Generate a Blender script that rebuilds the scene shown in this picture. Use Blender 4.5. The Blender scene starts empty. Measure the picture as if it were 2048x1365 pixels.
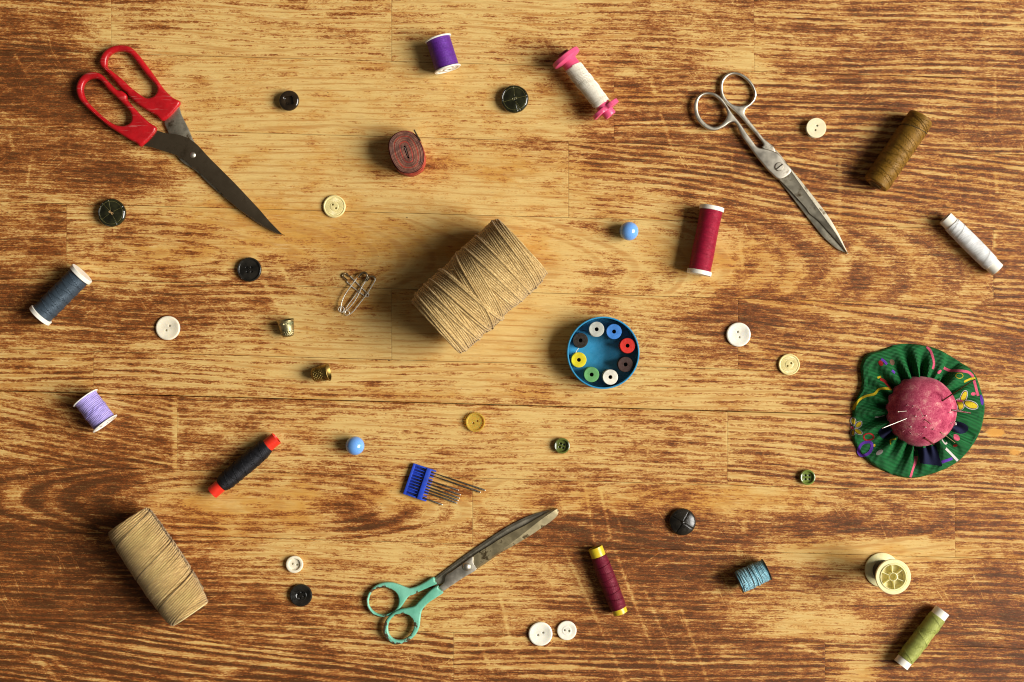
import bpy, bmesh, math, random
import numpy as np
from math import sin, cos, pi, radians, hypot, atan2, sqrt
from mathutils import Vector
from mathutils.geometry import delaunay_2d_cdt

scene = bpy.context.scene
COL = scene.collection
S = 1.0/2660.0            # one photograph pixel on the table top, in metres (the view is 0.77 m wide)
H = 3000.0                # camera height above the table, in the same pixels

# ------------------------------------------------------------------ camera, world, light, exposure
cam_d = bpy.data.cameras.new('camera'); cam = bpy.data.objects.new('camera', cam_d); COL.objects.link(cam)
cam.location = (0, 0, H*S); cam.rotation_euler = (0, 0, 0)
cam_d.sensor_width = 36; cam_d.lens = 36*H/2048.0; cam_d.clip_start = 0.05; cam_d.clip_end = 50
scene.camera = cam
scene.render.resolution_x = 1024; scene.render.resolution_y = 682
world = bpy.data.worlds.new('World'); scene.world = world; world.use_nodes = True
bg = world.node_tree.nodes['Background']; bg.inputs['Color'].default_value = (0.95, 0.85, 0.72, 1); bg.inputs['Strength'].default_value = 0.09
lt = bpy.data.lights.new('window_light', 'AREA'); lt.shape = 'RECTANGLE'; lt.size = 3.8; lt.size_y = 3.2
lt.energy = 810; lt.color = (1.0, 0.97, 0.91)
lo = bpy.data.objects.new('window_light', lt); COL.objects.link(lo)
lo.location = (4.9, -0.40, 3.6)
lo.rotation_euler = (Vector((0, 0, 0)) - lo.location).to_track_quat('-Z', 'Y').to_euler()
scene.view_settings.view_transform = 'Standard'; scene.view_settings.look = 'None'
scene.cycles.pixel_filter_type = 'BLACKMAN_HARRIS'; scene.cycles.filter_width = 1.1
scene.view_settings.exposure = 0.0; scene.view_settings.gamma = 1.0

rnd = random.Random(7)

def W(px, py, z=0.0):
    """point at height z (pixels) that the camera sees at photograph pixel (px, py); result in pixel units"""
    k = (H - z)/H
    return ((px - 1024)*k, -(py - 682.5)*k)

# ------------------------------------------------------------------ node helpers
def new_mat(name):
    m = bpy.data.materials.new(name); m.use_nodes = True
    nt = m.node_tree; b = nt.nodes['Principled BSDF']
    return m, nt, b

def setin(nt, sock, v):
    if hasattr(v, 'is_linked') or isinstance(v, bpy.types.NodeSocket): nt.links.new(v, sock)
    elif isinstance(v, (tuple, list)) and len(v) == 3 and sock.type == 'RGBA': sock.default_value = (*v, 1)
    else: sock.default_value = v

def mth(nt, op, a, b=None, c=None, clamp=False):
    n = nt.nodes.new('ShaderNodeMath'); n.operation = op; n.use_clamp = clamp
    setin(nt, n.inputs[0], a)
    if b is not None: setin(nt, n.inputs[1], b)
    if c is not None: setin(nt, n.inputs[2], c)
    return n.outputs[0]

def vmul(nt, v, s):
    n = nt.nodes.new('ShaderNodeVectorMath'); n.operation = 'MULTIPLY'
    setin(nt, n.inputs[0], v); setin(nt, n.inputs[1], s); return n.outputs[0]

def vadd(nt, v, s):
    n = nt.nodes.new('ShaderNodeVectorMath'); n.operation = 'ADD'
    setin(nt, n.inputs[0], v); setin(nt, n.inputs[1], s); return n.outputs[0]

def noise(nt, vec, scale=1.0, detail=2.0, rough=0.5, dist=0.0):
    n = nt.nodes.new('ShaderNodeTexNoise'); n.noise_dimensions = '3D'
    setin(nt, n.inputs['Vector'], vec); n.inputs['Scale'].default_value = scale
    n.inputs['Detail'].default_value = detail; n.inputs['Roughness'].default_value = rough
    n.inputs['Distortion'].default_value = dist
    return n.outputs['Fac']

def smooth(nt, v, a, b, lo=0.0, hi=1.0):
    n = nt.nodes.new('ShaderNodeMapRange'); n.interpolation_type = 'SMOOTHSTEP'
    setin(nt, n.inputs['Value'], v); n.inputs['From Min'].default_value = a; n.inputs['From Max'].default_value = b
    n.inputs['To Min'].default_value = lo; n.inputs['To Max'].default_value = hi
    return n.outputs['Result']

def mix(nt, f, a, b):
    n = nt.nodes.new('ShaderNodeMix'); n.data_type = 'RGBA'
    setin(nt, n.inputs[0], f); setin(nt, n.inputs[6], a); setin(nt, n.inputs[7], b)
    return n.outputs[2]

def ocoord(nt):
    return nt.nodes.new('ShaderNodeTexCoord').outputs['Object']

def bump(nt, b, h, dist, strength=1.0):
    n = nt.nodes.new('ShaderNodeBump'); n.inputs['Strength'].default_value = strength
    n.inputs['Distance'].default_value = dist*S
    setin(nt, n.inputs['Height'], h); nt.links.new(n.outputs[0], b.inputs['Normal'])

# ------------------------------------------------------------------ materials
def plastic(name, col, rough=0.35, var=0.12, sss=0.0, scuff=0.0, coat=0.0, spec=0.5):
    m, nt, b = new_mat(name)
    v = ocoord(nt)
    n1 = noise(nt, v, 120.0, 4, 0.6)
    c2 = tuple(max(0, c*(1-var*2)) for c in col); c3 = tuple(min(1, c*(1+var)) for c in col)
    c = mix(nt, smooth(nt, n1, 0.35, 0.65), c2, c3)
    if scuff:
        n2 = noise(nt, vmul(nt, v, (60, 900, 200)), 1.0, 3, 0.6)
        c = mix(nt, mth(nt, 'MULTIPLY', smooth(nt, n2, 0.60, 0.68), scuff), c, (0.75, 0.6, 0.5))
    nt.links.new(c, b.inputs['Base Color'])
    r = smooth(nt, noise(nt, v, 600.0, 3, 0.6), 0.3, 0.7, rough*0.8, rough*1.35)
    nt.links.new(r, b.inputs['Roughness'])
    b.inputs['Specular IOR Level'].default_value = spec
    if sss:
        b.inputs['Subsurface Weight'].default_value = sss
        b.inputs['Subsurface Radius'].default_value = (1, .8, .5); b.inputs['Subsurface Scale'].default_value = 4*S
    b.inputs['Coat Weight'].default_value = coat
    bump(nt, b, noise(nt, v, 1500.0, 3, 0.6), 0.25, 0.5)
    return m

def metal(name, col, rough=0.35, dirt=(0.05, 0.03, 0.015), dirt_lo=0.55, dirt_hi=0.75, metallic=1.0, stretch=(1, 1, 1), fine=900.0):
    m, nt, b = new_mat(name)
    v = vmul(nt, ocoord(nt), stretch)
    n1 = noise(nt, v, 90.0, 6, 0.62)
    n2 = noise(nt, v, fine, 3, 0.6)
    f = smooth(nt, mth(nt, 'ADD', mth(nt, 'MULTIPLY', n1, 0.88), mth(nt, 'MULTIPLY', n2, 0.12)), dirt_lo, dirt_hi)
    nt.links.new(mix(nt, f, col, dirt), b.inputs['Base Color'])
    b.inputs['Metallic'].default_value = metallic
    nt.links.new(smooth(nt, n1, 0.3, 0.7, rough*0.8, rough*1.25), b.inputs['Roughness'])
    bump(nt, b, n2, 0.3, 0.08)
    return m

def thread(name, col, per=2.2, depth=0.8, var=0.35, sheen=0.3, rough=0.6, gaps=0.0):
    """wound thread: fine turns across the local X axis, slightly crossing"""
    m, nt, b = new_mat(name)
    v = vmul(nt, ocoord(nt), (1/S, 1/S, 1/S))
    sep = nt.nodes.new('ShaderNodeSeparateXYZ'); nt.links.new(v, sep.inputs[0])
    n0 = noise(nt, vmul(nt, v, (0.05, 0.02, 0.02)), 1, 2, 0.5)
    ph = mth(nt, 'ADD', mth(nt, 'MULTIPLY', sep.outputs[0], 2*pi/per), mth(nt, 'MULTIPLY', n0, 26.0))
    ph = mth(nt, 'ADD', ph, mth(nt, 'MULTIPLY', sep.outputs[1], 0.35))
    w = mth(nt, 'MULTIPLY_ADD', mth(nt, 'SINE', ph), 0.5, 0.5)
    n1 = noise(nt, vmul(nt, v, (0.9, 0.09, 0.09)), 1, 4, 0.7)
    n2 = noise(nt, vmul(nt, v, (0.12, 0.05, 0.05)), 1, 3, 0.6)
    pale_ = min(col) > .3; dm = 1.0 if pale_ else .78
    dk = tuple(max(0, c*dm*(1-var*1.6)) for c in col); lt_ = tuple(min(1, c*dm*(1+var)) for c in col)
    mxc = max(col)
    b.inputs['Specular Tint'].default_value = (*[min(1, .35+.65*c/mxc) for c in col], 1)
    f = mth(nt, 'ADD', mth(nt, 'MULTIPLY', n1, 0.6), mth(nt, 'ADD', mth(nt, 'MULTIPLY', n2, 0.3), mth(nt, 'MULTIPLY', w, 0.25)))
    c = mix(nt, smooth(nt, f, 0.35, 0.78), dk, lt_)
    if gaps:
        c = mix(nt, mth(nt, 'MULTIPLY', smooth(nt, n1, 0.36, 0.28), gaps), c, tuple(q*0.25 for q in col))
    nt.links.new(c, b.inputs['Base Color'])
    b.inputs['Roughness'].default_value = 0.48; b.inputs['Sheen Weight'].default_value = 0.0
    b.inputs['Specular IOR Level'].default_value = (0.25 if pale_ or mxc < .03 else 0.55+0.4*sheen)
    bump(nt, b, mth(nt, 'ADD', mth(nt, 'MULTIPLY', w, 0.5), n1), depth, 0.9)
    return m

def wood_material():
    m, nt, b = new_mat('worn_varnished_pine')
    ag = nt.nodes.new('ShaderNodeAttribute'); ag.attribute_name = 'grain'
    ap = nt.nodes.new('ShaderNodeAttribute'); ap.attribute_name = 'place'
    aw = nt.nodes.new('ShaderNodeAttribute'); aw.attribute_name = 'wear'
    asx = nt.nodes.new('ShaderNodeAttribute'); asx.attribute_name = 'tone'
    G, P, D, T = ag.outputs['Vector'], ap.outputs['Vector'], aw.outputs['Fac'], asx.outputs['Vector']
    sg = nt.nodes.new('ShaderNodeSeparateXYZ'); nt.links.new(G, sg.inputs[0])
    st = nt.nodes.new('ShaderNodeSeparateXYZ'); nt.links.new(T, st.inputs[0])     # x ring strength, y orange, z scratch
    V = sg.outputs[1]
    # growth rings
    low = noise(nt, vmul(nt, G, (0.0016, 0.022, 1.0)), 1, 3, 0.55)
    ph = mth(nt, 'ADD', mth(nt, 'MULTIPLY', V, 0.44), mth(nt, 'MULTIPLY', low, 19.0))
    wob = noise(nt, vmul(nt, G, (0.012, 0.12, 1.0)), 1, 4, 0.6)
    ph = mth(nt, 'ADD', ph, mth(nt, 'MULTIPLY', wob, 3.2))
    r = mth(nt, 'MULTIPLY_ADD', mth(nt, 'SINE', ph), 0.5, 0.5)
    late = smooth(nt, r, 0.62, 0.98)
    # streaks along the fibres
    s1 = noise(nt, vmul(nt, P, (0.0085, 0.20, 1.0)), 1, 6, 0.68)
    s2 = noise(nt, vmul(nt, P, (0.028, 0.66, 1.0)), 1, 4, 0.7)
    s3 = noise(nt, vmul(nt, P, (0.13, 0.75, 1.0)), 1, 4, 0.75)
    s4 = noise(nt, vmul(nt, P, (0.055, 0.16, 1.0)), 1, 4, 0.7)
    s5 = noise(nt, vmul(nt, P, (0.22, 0.55, 1.0)), 1, 2, 0.8)
    s6 = noise(nt, vmul(nt, P, (0.020, 0.80, 1.0)), 1, 3, 0.7)
    bl = noise(nt, vmul(nt, P, (0.013, 0.030, 1.0)), 1, 5, 0.62)
    # bare wood
    pale = (0.65, 0.435, 0.150); warm = (0.56, 0.285, 0.055); line = (0.44, 0.200, 0.045)
    c = mix(nt, smooth(nt, mth(nt, 'ADD', st.outputs[1], mth(nt, 'MULTIPLY', mth(nt, 'SUBTRACT', bl, 0.5), 1.6)), 0.05, 0.75), pale, warm)
    lf = mth(nt, 'MULTIPLY', late, smooth(nt, s1, 0.35, 0.6, 0.05, 0.8))
    c = mix(nt, lf, c, line)
    c = mix(nt, smooth(nt, s2, 0.52, 0.76, 0, 0.55), c, (0.33, 0.165, 0.06))
    c = mix(nt, smooth(nt, s2, 0.46, 0.28, 0, 0.40), c, (0.86, 0.66, 0.34))
    # remaining varnish
    ring = mth(nt, 'MULTIPLY', mth(nt, 'SUBTRACT', 0.36, r), mth(nt, 'MULTIPLY', st.outputs[0], smooth(nt, low, 0.35, 0.62, 0.35, 1.15)))
    mm = mth(nt, 'MULTIPLY_ADD', mth(nt, 'MINIMUM', D, 0.90), 1.55, -0.71)
    mm = mth(nt, 'ADD', mm, mth(nt, 'MULTIPLY', mth(nt, 'SUBTRACT', s1, 0.5), 1.9))
    mm = mth(nt, 'ADD', mm, mth(nt, 'MULTIPLY', mth(nt, 'SUBTRACT', s2, 0.5), 1.7))
    mm = mth(nt, 'ADD', mm, mth(nt, 'MULTIPLY', mth(nt, 'SUBTRACT', s3, 0.5), 1.7))
    mm = mth(nt, 'ADD', mm, mth(nt, 'MULTIPLY', mth(nt, 'SUBTRACT', s5, 0.5), 1.5))
    mm = mth(nt, 'ADD', mm, mth(nt, 'MULTIPLY', mth(nt, 'SUBTRACT', s6, 0.5), 1.2))
    mm = mth(nt, 'ADD', mm, mth(nt, 'MULTIPLY', mth(nt, 'SUBTRACT', s4, 0.5), 1.5))
    mm = mth(nt, 'ADD', mm, mth(nt, 'MULTIPLY', mth(nt, 'SUBTRACT', bl, 0.5), 1.7))
    mm = mth(nt, 'ADD', mm, ring)
    # long thin scratches in two directions
    for ang, off in ((radians(-68), 3.0), (radians(-57), 11.0), (radians(38), 21.0)):
        mp = nt.nodes.new('ShaderNodeMapping'); mp.inputs['Rotation'].default_value = (0, 0, ang)
        nt.links.new(vmul(nt, P, (1, 1, 0)), mp.inputs['Vector'])
        q = noise(nt, vadd(nt, vmul(nt, mp.outputs[0], (0.004, 0.11, 1)), (off, off, off)), 1, 1, 0.4)
        d = mth(nt, 'ABSOLUTE', mth(nt, 'SUBTRACT', q, 0.60))
        gate = noise(nt, vadd(nt, vmul(nt, P, (0.006, 0.006, 0)), (off, 0, 0)), 1, 2, 0.5)
        sc = mth(nt, 'MULTIPLY', smooth(nt, d, 0.012, 0.0), smooth(nt, gate, 0.55, 0.62))
        mm = mth(nt, 'SUBTRACT', mm, mth(nt, 'MULTIPLY', sc, 0.42))
    mm = mth(nt, 'SUBTRACT', mm, mth(nt, 'MULTIPLY', st.outputs[2], 1.0))
    half = smooth(nt, mm, -0.46, 0.0)
    full = smooth(nt, mm, -0.08, 0.24)
    deep = smooth(nt, mm, 0.06, 0.50); deep2 = smooth(nt, mm, 0.36, 0.86)
    c = mix(nt, mth(nt, 'MULTIPLY', half, 0.55), c, (0.52, 0.195, 0.030))
    vcol = mix(nt, deep, (0.360, 0.108, 0.018), (0.160, 0.034, 0.008))
    vcol = mix(nt, deep2, vcol, (0.042, 0.008, 0.003))
    vcol = mix(nt, smooth(nt, s3, 0.52, 0.75, 0, 0.4), vcol, (0.34, 0.14, 0.04))
    c = mix(nt, mth(nt, 'MULTIPLY', full, 0.93), c, vcol)
    c = mix(nt, smooth(nt, mth(nt, 'ADD', mth(nt, 'MULTIPLY', s6, 0.6), mth(nt, 'MULTIPLY', s5, 0.4)), 0.55, 0.68, 0, 0.55), c, (0.60, 0.34, 0.11))
    c = mix(nt, smooth(nt, mth(nt, 'ADD', mth(nt, 'MULTIPLY', s6, 0.6), mth(nt, 'MULTIPLY', s3, 0.4)), 0.44, 0.33, 0, 0.45), c, (0.15, 0.055, 0.02))
    # ink specks and pores
    sp = noise(nt, vmul(nt, P, (0.10, 0.16, 1)), 1, 1, 0.4)
    c = mix(nt, smooth(nt, sp, 0.80, 0.84, 0, 0.8), c, (0.05, 0.022, 0.012))
    pa = nt.nodes.new('ShaderNodeAttribute'); pa.attribute_name = 'paint'
    c = mix(nt, smooth(nt, mth(nt, 'ADD', pa.outputs['Fac'], mth(nt, 'MULTIPLY', mth(nt, 'SUBTRACT', s3, 0.5), 1.4)), 0.5, 0.62, 0, 0.8), c, (0.72, 0.34, 0.06))
    nt.links.new(c, b.inputs['Base Color'])
    nt.links.new(mth(nt, 'MULTIPLY_ADD', full, -0.16, 0.58), b.inputs['Roughness'])
    b.inputs['Specular IOR Level'].default_value = 0.2
    hgt = mth(nt, 'ADD', mth(nt, 'MULTIPLY', full, 0.5), mth(nt, 'ADD', mth(nt, 'MULTIPLY', s2, 0.9), mth(nt, 'MULTIPLY', late, 0.45)))
    bump(nt, b, mth(nt, 'ADD', hgt, mth(nt, 'MULTIPLY', s3, 0.5)), 0.9, 0.55)
    return m

M = {}
M['wood'] = wood_material()
M['under'] = plastic('dark_joint_filler', (0.05, 0.02, 0.01), 0.9)

# ------------------------------------------------------------------ geometry helpers (local pixel units)
class Geo:
    def __init__(s): s.v = []; s.f = []
    def add(s, vs, fs):
        o = len(s.v); s.v.extend(vs); s.f.extend([tuple(i+o for i in f) for f in fs])
    def lathe_x(s, prof, zc, n=48, yc=0.0, fn=None):
        vs = []; fs = []
        for i, (x, r) in enumerate(prof):
            for k in range(n):
                a = 2*pi*k/n
                rr = r + (fn(x, a, i) if fn else 0)
                vs.append((x, yc+rr*cos(a), zc+rr*sin(a)))
        for i in range(len(prof)-1):
            for k in range(n):
                k2 = (k+1) % n
                fs.append((i*n+k, i*n+k2, (i+1)*n+k2, (i+1)*n+k))
        s.add(vs, fs)
    def lathe_z(s, prof, n=48, cx=0.0, cy=0.0, fn=None):
        vs = []; fs = []
        for i, (r, z) in enumerate(prof):
            for k in range(n):
                a = 2*pi*k/n
                rr, zz = (fn(r, z, a, i) if fn else (r, z))
                vs.append((cx+rr*cos(a), cy+rr*sin(a), zz))
        for i in range(len(prof)-1):
            for k in range(n):
                k2 = (k+1) % n
                fs.append((i*n+k, i*n+k2, (i+1)*n+k2, (i+1)*n+k))
        s.add(vs, fs)
    def tube(s, pts, r, n=6, caps=True):
        pts = [Vector(p) for p in pts]; m = len(pts)
        rs = r if isinstance(r, (list, tuple)) else [r]*m
        vs = []; fs = []; up = Vector((0.013, 0.02, 1)).normalized()
        for i, p in enumerate(pts):
            t = (pts[min(i+1, m-1)] - pts[max(i-1, 0)])
            if t.length < 1e-9: t = Vector((1, 0, 0))
            t.normalize()
            u = up if abs(t.dot(up)) < 0.98 else Vector((1, 0, 0))
            a = t.cross(u).normalized(); c = a.cross(t)
            for k in range(n):
                q = 2*pi*k/n
                w = p + (a*cos(q) + c*sin(q))*rs[i]
                vs.append(tuple(w))
        for i in range(m-1):
            for k in range(n):
                k2 = (k+1) % n
                fs.append((i*n+k, (i+1)*n+k, (i+1)*n+k2, i*n+k2))
        if caps:
            fs.append(tuple(range(n))); fs.append(tuple((m-1)*n+k for k in reversed(range(n))))
        s.add(vs, fs)
    def ball(s, c, r, n=16, m=10, sq=(1, 1, 1)):
        vs = []; fs = []
        for i in range(m+1):
            t = pi*i/m
            for k in range(n):
                a = 2*pi*k/n
                vs.append((c[0]+r*sq[0]*sin(t)*cos(a), c[1]+r*sq[1]*sin(t)*sin(a), c[2]+r*sq[2]*cos(t)))
        for i in range(m):
            for k in range(n):
                k2 = (k+1) % n
                fs.append((i*n+k, (i+1)*n+k, (i+1)*n+k2, i*n+k2))
        s.add(vs, fs)
    def box(s, x0, y0, z0, x1, y1, z1, bev=0.0):
        if bev <= 0:
            vs = [(x0,y0,z0),(x1,y0,z0),(x1,y1,z0),(x0,y1,z0),(x0,y0,z1),(x1,y0,z1),(x1,y1,z1),(x0,y1,z1)]
            s.add(vs, [(3,2,1,0),(4,5,6,7),(0,1,5,4),(1,2,6,5),(2,3,7,6),(3,0,4,7)])
        else:
            s.plate([(x0,y0),(x1,y0),(x1,y1),(x0,y1)], [], z0, z1, bev)
    def plate(s, outer, holes, z0, z1, bev=0.0, steps=3, zfn=None):
        """flat piece with holes and rounded edges; outlines in local pixels"""
        def orient(p, ccw):
            a = sum(p[i][0]*p[(i+1) % len(p)][1]-p[(i+1) % len(p)][0]*p[i][1] for i in range(len(p)))
            return list(p) if (a > 0) == ccw else list(reversed(p))
        def inset(p, d):
            n = len(p); out = []
            for i in range(n):
                ax, ay = p[i-1]; bx, by = p[i]; cx, cy = p[(i+1) % n]
                e1 = Vector((bx-ax, by-ay)); e2 = Vector((cx-bx, cy-by))
                if e1.length < 1e-6: e1 = e2.copy()
                if e2.length < 1e-6: e2 = e1.copy()
                e1.normalize(); e2.normalize()
                n1 = Vector((-e1.y, e1.x)); n2 = Vector((-e2.y, e2.x))
                m_ = n1+n2
                if m_.length < 0.3: m_ = n1
                m_.normalize(); k = 1/max(0.5, m_.dot(n1))
                out.append((bx+m_.x*d*k, by+m_.y*d*k))
            return out
        loops = [orient(outer, True)] + [orient(h, False) for h in holes]
        prof = [(bev*(1-sin(pi/2*i/steps)), z1-bev+bev*sin(pi/2*i/steps)) for i in range(0, 0)]
        lv = []
        if bev > 0:
            for i in range(steps+1):
                a = pi/2*i/steps
                lv.append((bev*(1-sin(a)), z0+bev*(1-cos(a))))
            for i in range(steps+1):
                a = pi/2*i/steps
                lv.append((bev*(1-cos(a)), z1-bev*(1-sin(a))))
        else: lv = [(0, z0), (0, z1)]
        vs = []; fs = []; idx = []
        for li, (d, z) in enumerate(lv):
            row = []
            for lp in loops:
                q = inset(lp, d) if d > 1e-6 else lp
                st_ = len(vs)
                for (x, y) in q: vs.append((x, y, z + (zfn(x, y) if zfn else 0)))
                row.append((st_, len(q)))
            idx.append(row)
        for li in range(len(lv)-1):
            for j in range(len(loops)):
                a, n = idx[li][j]; b2, _ = idx[li+1][j]
                for k in range(n):
                    k2 = (k+1) % n
                    fs.append((a+k, a+k2, b2+k2, b2+k))
        for li, flip in ((len(lv)-1, False), (0, True)):
            polys = []; order = []
            for (a, n) in idx[li]:
                polys.append([Vector((vs[a+k][0], vs[a+k][1], 0)) for k in range(n)]); order.extend(range(a, a+n))
            pts2 = [Vector((p.x, p.y)) for pl_ in polys for p in pl_]
            eds = []; o_ = 0
            for pl_ in polys:
                eds += [(o_+k, o_+(k+1) % len(pl_)) for k in range(len(pl_))]; o_ += len(pl_)
            cv, ce, cf, ov, oe, of_ = delaunay_2d_cdt(pts2, eds, [], 0, 1e-5)
            base = []
            for q, src in enumerate(ov):
                if src: base.append(order[src[0]])
                else: vs.append((cv[q].x, cv[q].y, vs[order[0]][2])); base.append(len(vs)-1)
            def inside(p, poly):
                c_ = False; n_ = len(poly)
                for k in range(n_):
                    a_, b_ = poly[k], poly[(k+1) % n_]
                    if (a_.y > p[1]) != (b_.y > p[1]) and p[0] < (b_.x-a_.x)*(p[1]-a_.y)/(b_.y-a_.y)+a_.x: c_ = not c_
                return c_
            for t in cf:
                cx_ = sum(cv[q].x for q in t)/3; cy_ = sum(cv[q].y for q in t)/3
                if not inside((cx_, cy_), polys[0]) or any(inside((cx_, cy_), h_) for h_ in polys[1:]): continue
                i0, i1, i2 = (base[q] for q in t)
                cr = (vs[i1][0]-vs[i0][0])*(vs[i2][1]-vs[i0][1])-(vs[i1][1]-vs[i0][1])*(vs[i2][0]-vs[i0][0])
                if (cr < 0) != flip: i1, i2 = i2, i1
                fs.append((i0, i1, i2))
        s.add(vs, fs)
    def obj(s, name, mat, parent=None, ang=35, loc=None, kind=None, label=None):
        me = bpy.data.meshes.new(name)
        me.from_pydata([(a*S, b_*S, c*S) for a, b_, c in s.v], [], s.f); me.update()
        me.materials.append(mat)
        for p in me.polygons: p.use_smooth = True
        if ang < 179: me.set_sharp_from_angle(angle=radians(ang))
        o = bpy.data.objects.new(name, me); COL.objects.link(o)
        if parent: o.parent = parent
        if loc: o.location = tuple(q*S for q in loc)
        if kind: o['kind'] = kind
        if label: o['label'] = label
        return o

def spline(pts, closed=True, per=6):
    """Catmull-Rom through points; a point with a third value 1 is a sharp corner"""
    n = len(pts); out = []
    rng = range(n) if closed else range(n-1)
    for i in rng:
        p0 = pts[(i-1) % n] if closed or i > 0 else pts[i]; p1 = pts[i]; p2 = pts[(i+1) % n]
        p3 = pts[(i+2) % n] if closed or i+2 < n else p2
        c1 = len(p1) > 2 and p1[2]; c2 = len(p2) > 2 and p2[2]
        t1 = (0, 0) if c1 and c2 else ((p2[0]-p1[0], p2[1]-p1[1]) if c1 else ((p2[0]-p0[0])/2, (p2[1]-p0[1])/2))
        t2 = (0, 0) if c1 and c2 else ((p2[0]-p1[0], p2[1]-p1[1]) if c2 else ((p3[0]-p1[0])/2, (p3[1]-p1[1])/2))
        k = 1 if (c1 and c2) else per
        for j in range(k):
            t = j/k; h1 = 2*t**3-3*t*t+1; h2 = t**3-2*t*t+t; h3 = -2*t**3+3*t*t; h4 = t**3-t*t
            out.append((h1*p1[0]+h2*t1[0]+h3*p2[0]+h4*t2[0], h1*p1[1]+h2*t1[1]+h3*p2[1]+h4*t2[1]))
    if not closed: out.append((pts[-1][0], pts[-1][1]))
    return out

def thing(name, label, cat, px, py, z=0.0, rot=0.0, group=None):
    o = bpy.data.objects.new(name, None); COL.objects.link(o)
    x, y = W(px, py, z); o.location = (x*S, y*S, 0); o.rotation_euler = (0, 0, rot)
    o.empty_display_size = 0.01
    o['label'] = label; o['category'] = cat
    if group: o['group'] = group
    return o

def crop(ox, oy, sc):
    """points read off an enlarged crop of the photograph -> photograph pixels"""
    def f(pts): return [((ox+p[0]/sc, oy+p[1]/sc) + tuple(p[2:])) for p in pts]
    return f

def local(pts, root_px, z):
    rx, ry = W(*root_px)
    out = []
    for p in pts:
        x, y = W(p[0], p[1], z); out.append((x-rx, y-ry))
    return out

# ------------------------------------------------------------------ the table: boards with seams
wear_rows = [
 (0,   "555543333222345666655"), (50,  "654433333223454566665"), (100, "774322232234554356666"),
 (150, "885322222123445467666"), (200, "875322112222566567766"), (250, "566421112222566666666"),
 (300, "766421113223666766666"), (350, "667531123212457776666"), (400, "555421111111335666666"),
 (450, "564443222112324565566"), (500, "655343332112322456666"), (550, "754555442112334556666"),
 (600, "877765332112435665566"), (650, "667664221111446765666"), (700, "545543211111345665666"),
 (750, "555443222222333456665"), (800, "454555444344322345555"), (850, "567644323222344345555"),
 (900, "567654333322444445555"), (950, "788654453434444555555"), (1000,"888543453334453345554"),
 (1050,"788665365345776677665"), (1100,"788753222345677643345"), (1150,"888875443334677655556"),
 (1200,"888887554445676444567"), (1250,"788876643345777534677"), (1300,"888777765555787766678"),
 (1365,"988888888666787775888")]
wy = np.array([r[0] for r in wear_rows], float)
wm = np.array([[int(c) for c in r[1]] for r in wear_rows], float)/9.0
def wear_at(x, y):
    xi = np.clip(x/100.0, 0, 19.999); yi = np.interp(y, wy, np.arange(len(wy))); yi = np.clip(yi, 0, len(wy)-1.001)
    x0 = xi.astype(int); y0 = yi.astype(int); fx = xi-x0; fy = yi-y0
    fx = fx*fx*(3-2*fx); fy = fy*fy*(3-2*fy)
    return (wm[y0, x0]*(1-fx)*(1-fy)+wm[y0, x0+1]*fx*(1-fy)+wm[y0+1, x0]*(1-fx)*fy+wm[y0+1, x0+1]*fx*fy)
# soft marks of their own: (x, y, rx, ry, amount)  + adds varnish, - bares the wood
blobs = [(1110,1060,150,34,.35),(1270,1080,160,40,.25),(745,1045,75,26,.3),(60,150,120,50,.22),(110,1080,130,110,.18),
 (1530,20,60,18,-.2),(1500,120,60,22,-.35),(1620,160,60,10,-.25),(1700,1110,170,26,-.45),(1880,1095,110,24,-.35),
 (1640,1250,130,22,-.35),(1725,1345,32,26,-.75),(1400,520,70,50,-.3),(440,1010,60,45,-.35),(355,985,60,30,-.25),
 (590,1000,45,40,-.3),(30,985,28,16,-.4),(160,1000,26,12,-.3),(445,1345,30,14,-.4),(555,1300,40,12,-.3),
 (420,1290,40,14,-.4),(210,1060,18,20,-.35),(1540,565,120,18,-.15),(1870,595,90,14,-.25),(1780,520,60,14,-.25),
 (1340,1040,40,60,.1),(1240,165,70,8,.2),(1300,170,90,14,.25),(1290,235,90,8,.2),(860,335,60,12,.35),(1075,285,70,8,.3),
 (260,355,70,26,.25),(380,500,110,22,.1),(250,470,90,24,.25),(1560,960,200,6,.2),(1560,990,140,30,-.2),
 (1890,260,20,10,.3),(1750,1060,180,14,.35),(1480,1090,70,40,.15),(225,60,20,40,-.3),(140,80,40,14,-.25),
 (1210,545,50,18,.25),(620,585,70,10,.2),(520,520,120,14,.1),(1100,500,60,20,-.2),(1000,640,200,60,-.2),
 (150,190,60,70,.2),(30,420,50,40,-.15),(1500,650,80,30,.2),(1980,120,80,60,.0)]
orange = [(600,470,260,60,.55),(300,520,150,40,.4),(900,500,260,60,.45),(480,420,160,30,.4),(1450,520,200,50,.45),
 (1560,590,180,40,.4),(700,600,120,40,.3),(430,1030,140,60,.45),(590,1010,60,60,.4),(740,1000,90,30,.4),(880,975,110,40,.35),
 (1180,1000,160,30,.35),(1450,1000,160,40,.35),(1700,1100,200,30,.3),(1260,190,120,20,.4),(1000,790,500,10,.35),(1350,1010,200,30,.2),(700,330,400,30,.25),(1000,340,160,40,.3)]
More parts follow.
